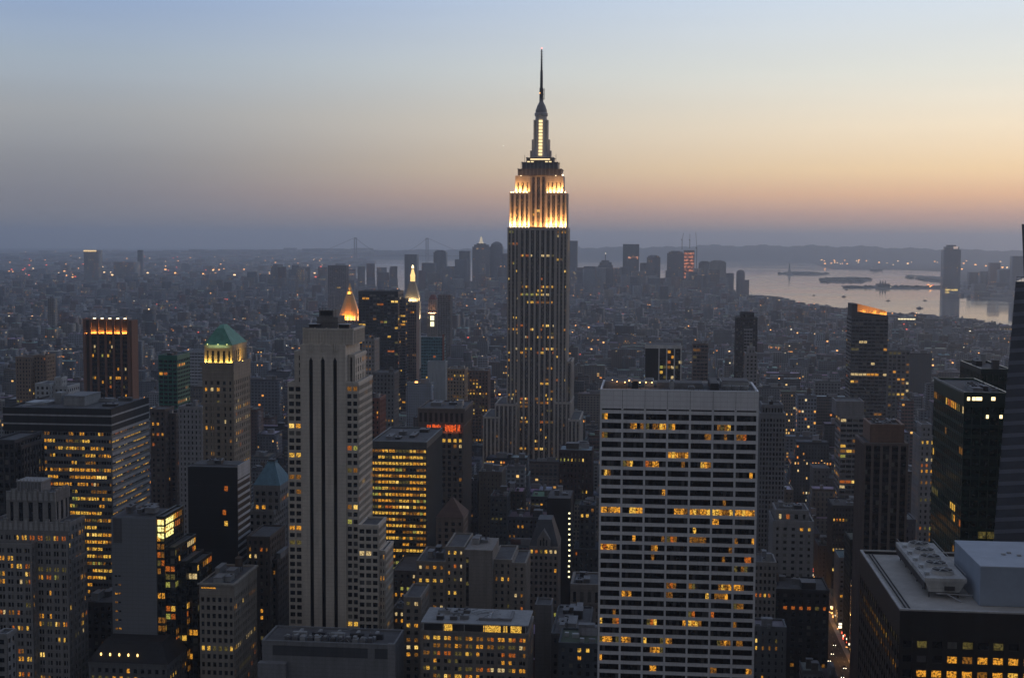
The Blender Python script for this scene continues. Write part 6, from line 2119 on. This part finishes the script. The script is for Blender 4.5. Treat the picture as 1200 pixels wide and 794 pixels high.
# ------------------------------------------------------------------ small lamps of the far streets and roofs
def lamps(name, label, n, gen, mats, size):
    mb = MB()
    for _ in range(n):
        p = gen()
        if p is None:
            continue
        x, y, z = p
        D = math.hypot(x, y)
        s_ = size * random.uniform(.6, 1.25)
        m_ = random.choice(mats)
        mb.box(x - s_, x + s_, y - s_ * .6, y + s_ * .6, z, z + s_ * 1.2, m_)
    tag(mb.build(name), label, 'lights', kind='stuff')
LM = [emit_mat('sodium street light', (1, .42, .12), 3.4, False), emit_mat('warm street light', (1, .62, .3), 3.0, False), emit_mat('white street light', (1, .85, .6), 2.0, False), emit_mat('red roof light', (1, .12, .06), 2.0, False)]
tops = [q for q in fills if q['D'] > 1500]
def g_roof():
    q = random.choice(tops)
    if q['D'] > 9000 and random.random() < .3:
        return None
    return q['cx'] + random.uniform(-.6, .6) * q['hx'], q['cy'] - q['hy'] * .6, q['z1'] + random.choice([.3, 1.5, -4])
lamps('street_lights', 'small amber street and roof lamps scattered over the darkening city', 1100, g_roof, [LM[0], LM[0], LM[0], LM[1], LM[2], LM[3]], 1.35)
def g_far():
    px, py = random.uniform(0, 600), random.uniform(296, 330)
    x, y = on_ground(px, py)
    if is_water([x], [y])[0]:
        return None
    return x, y, drop(x, y) + 24
lamps('shore_lights', 'far lights of the boroughs along the left horizon', 220, g_far, [LM[0], LM[1], LM[0], LM[3]], 4.8)
def g_bay():
    px = random.choice([random.uniform(920, 1110), random.uniform(960, 1020), random.uniform(1126, 1190)])
    py = random.uniform(304.8, 313) if px < 1110 else random.uniform(306, 335)
    x, y = on_ground(px, py)
    return None if is_water([x], [y])[0] else (x, y, drop(x, y) + 22)
lamps('harbour_lights', 'orange harbour lights on the far shore beyond the islands', 60, g_bay, [LM[0], LM[1], LM[0]], 7.0)
def g_pier():
    px = random.uniform(1086, 1126)
    x, y = on_ground(px, random.uniform(335.5, 338))
    return x, y, drop(x, y) + 8
lamps('pier_lights', 'row of orange lights along the spit by the tall isolated shore tower', 14, g_pier, [LM[0], LM[3]], 4.0)

# ------------------------------------------------------------------ avenue traffic between the buildings, bottom right
def car(label):
    r = empty('car', (0, 0, 0))
    tag(r, label, 'car', 'cars on the avenue')
    body = W_(random.choice([(.35, .3, .05), (.05, .05, .06), (.4, .4, .4)]), rough=.35, var=.02)
    MB().frustum(-.9, .9, -2.3, 2.3, .35, -.86, .86, -2.25, 2.25, .95, body).build('body', r)
    MB().frustum(-.84, .84, -1.2, 1.5, .95, -.66, .66, -.7, 1.0, 1.42, GLASS).build('cabin', r)
    for a in (-.8, .8):
        for c in (-1.4, 1.4):
            w_ = MB()
            n = 12
            w_.poly([(a + s_, c + .34 * math.cos(2 * math.pi * k_ / n), .34 + .34 * math.sin(2 * math.pi * k_ / n)) for s_ in (-.12, .12) for k_ in range(n)],
                    [(k_, (k_ + 1) % n, n + (k_ + 1) % n, n + k_) for k_ in range(n)] + [tuple(range(n)), tuple(range(2 * n - 1, n - 1, -1))], DARKM)
            w_.build('wheel', r)
        MB().box(a * .8 - .2, a * .8 + .2, -2.36, -2.24, .6, .82, emit_mat('headlight', (1, .82, .55), 9, False)).build('headlight', r)
        MB().box(a * .8 - .18, a * .8 + .18, 2.24, 2.36, .65, .82, emit_mat('tail light', (1, .06, .03), 4, False)).build('tail_light', r)
    return r
AX = 115
proto = None
for k_ in range(40):
    lane = k_ % 4
    Yc = 790 + k_ * 12 + random.uniform(-6, 6)
    if proto is None:
        c = proto = car('')
    else:
        c = proto.copy()
        COL.objects.link(c)
        for ch in list(proto.children):
            d = ch.copy()
            COL.objects.link(d)
            d.parent = c
    c.location = (AX - 6 + lane * 3.8, Yc, .02)
    c['label'] = 'car on the avenue right of the white gridded slab, headlights on'
mk_ = MB()
for lane in range(5):
    for k_ in range(60):
        mk_.box(AX - 8 + lane * 3.8 - .07, AX - 8 + lane * 3.8 + .07, 780 + k_ * 9, 783 + k_ * 9, .004, .012, W_((.5, .5, .5)))
tag(mk_.build('road_marking'), kind='structure')
sb = MB().box(AX - 13, AX - 10, 760, 1500, -.5, .13, W_(CONC)).box(AX + 10, AX + 13, 760, 1500, -.5, .13, W_(CONC))
tag(sb.build('pavement'), kind='structure')
for k_ in range(12):
    for s_ in (-1, 1):
        x, y = AX + s_ * 10.6, 805 + k_ * 40
        r = empty('street_lamp', (x, y, .13))
        tag(r, 'street lamp on the avenue right of the white gridded slab', 'street lamp', 'street lamps along the avenue')
        MB().bar((0, 0, 0), (0, 0, 8.6), .11, METAL, 6).bar((0, 0, 8.5), (-s_ * 2.2, 0, 9.1), .07, METAL, 5).build('pole', r)
        if k_ < 7 and k_ % 2 == (s_ > 0):
            l_ = bpy.data.lights.new('lamp_light', 'POINT')
            l_.energy, l_.color, l_.shadow_soft_size = 2600, (1, .45, .12), .25
            lo_ = bpy.data.objects.new('lamp_light', l_)
            COL.objects.link(lo_)
            lo_.parent = r
            lo_.location = (-s_ * 2.2, 0, 8.7)
        MB().box(-s_ * 2.2 - .45, -s_ * 2.2 + .45, -.25, .25, 8.95, 9.15, LM[0]).build('lamp_head', r)

def g_shop():
    s_ = random.choice([-1, 1])
    return AX + s_ * 13.6, random.uniform(780, 1300), random.choice([.8, 2.2, 4.5])
lamps('shopfront_lights', 'orange and white shop lights along the foot of the avenue', 150, g_shop, [LM[0], LM[0], LM[1], LM[3], LM[2]], .9)
# aircraft, a point of light in the sky left of the spire
x, z = at(590, 171, 9000)
ac = empty('airplane', (x, 9000, z))
tag(ac, 'tiny bright landing light of an aircraft in the sky left of the tall spire', 'airplane')
am = W_((.5, .5, .52), rough=.4)
MB().poly([(math.cos(a) * r_, yy, math.sin(a) * r_) for yy, r_ in ((-18, .4), (-14, 1.7), (10, 1.7), (18, .5)) for a in [2 * math.pi * k_ / 8 for k_ in range(8)]],
          [(j * 8 + k_, j * 8 + (k_ + 1) % 8, j * 8 + 8 + (k_ + 1) % 8, j * 8 + 8 + k_) for j in range(3) for k_ in range(8)] + [tuple(range(7, -1, -1)), tuple(range(24, 32))], am).build('fuselage', ac)
for s_ in (-1, 1):
    MB().poly([(s_ * 1, -3, -.6), (s_ * 16, 4, .2), (s_ * 16, 6, .2), (s_ * 1, 4, -.6), (s_ * 1, -3, -.9), (s_ * 16, 4, 0), (s_ * 16, 6, 0), (s_ * 1, 4, -.9)],
              [(0, 1, 2, 3), (7, 6, 5, 4), (0, 4, 5, 1), (1, 5, 6, 2), (2, 6, 7, 3)], am).build('wing', ac)
MB().box(-.2, .2, 12, 17, 1, 6, am).build('tail_fin', ac)
MB().lathe(0, -18.6, [(.3, -1.6), (2.4, 0), (.3, 1.6)], 8, emit_mat('landing light', (1, .9, .7), 6, False)).build('landing_light', ac)
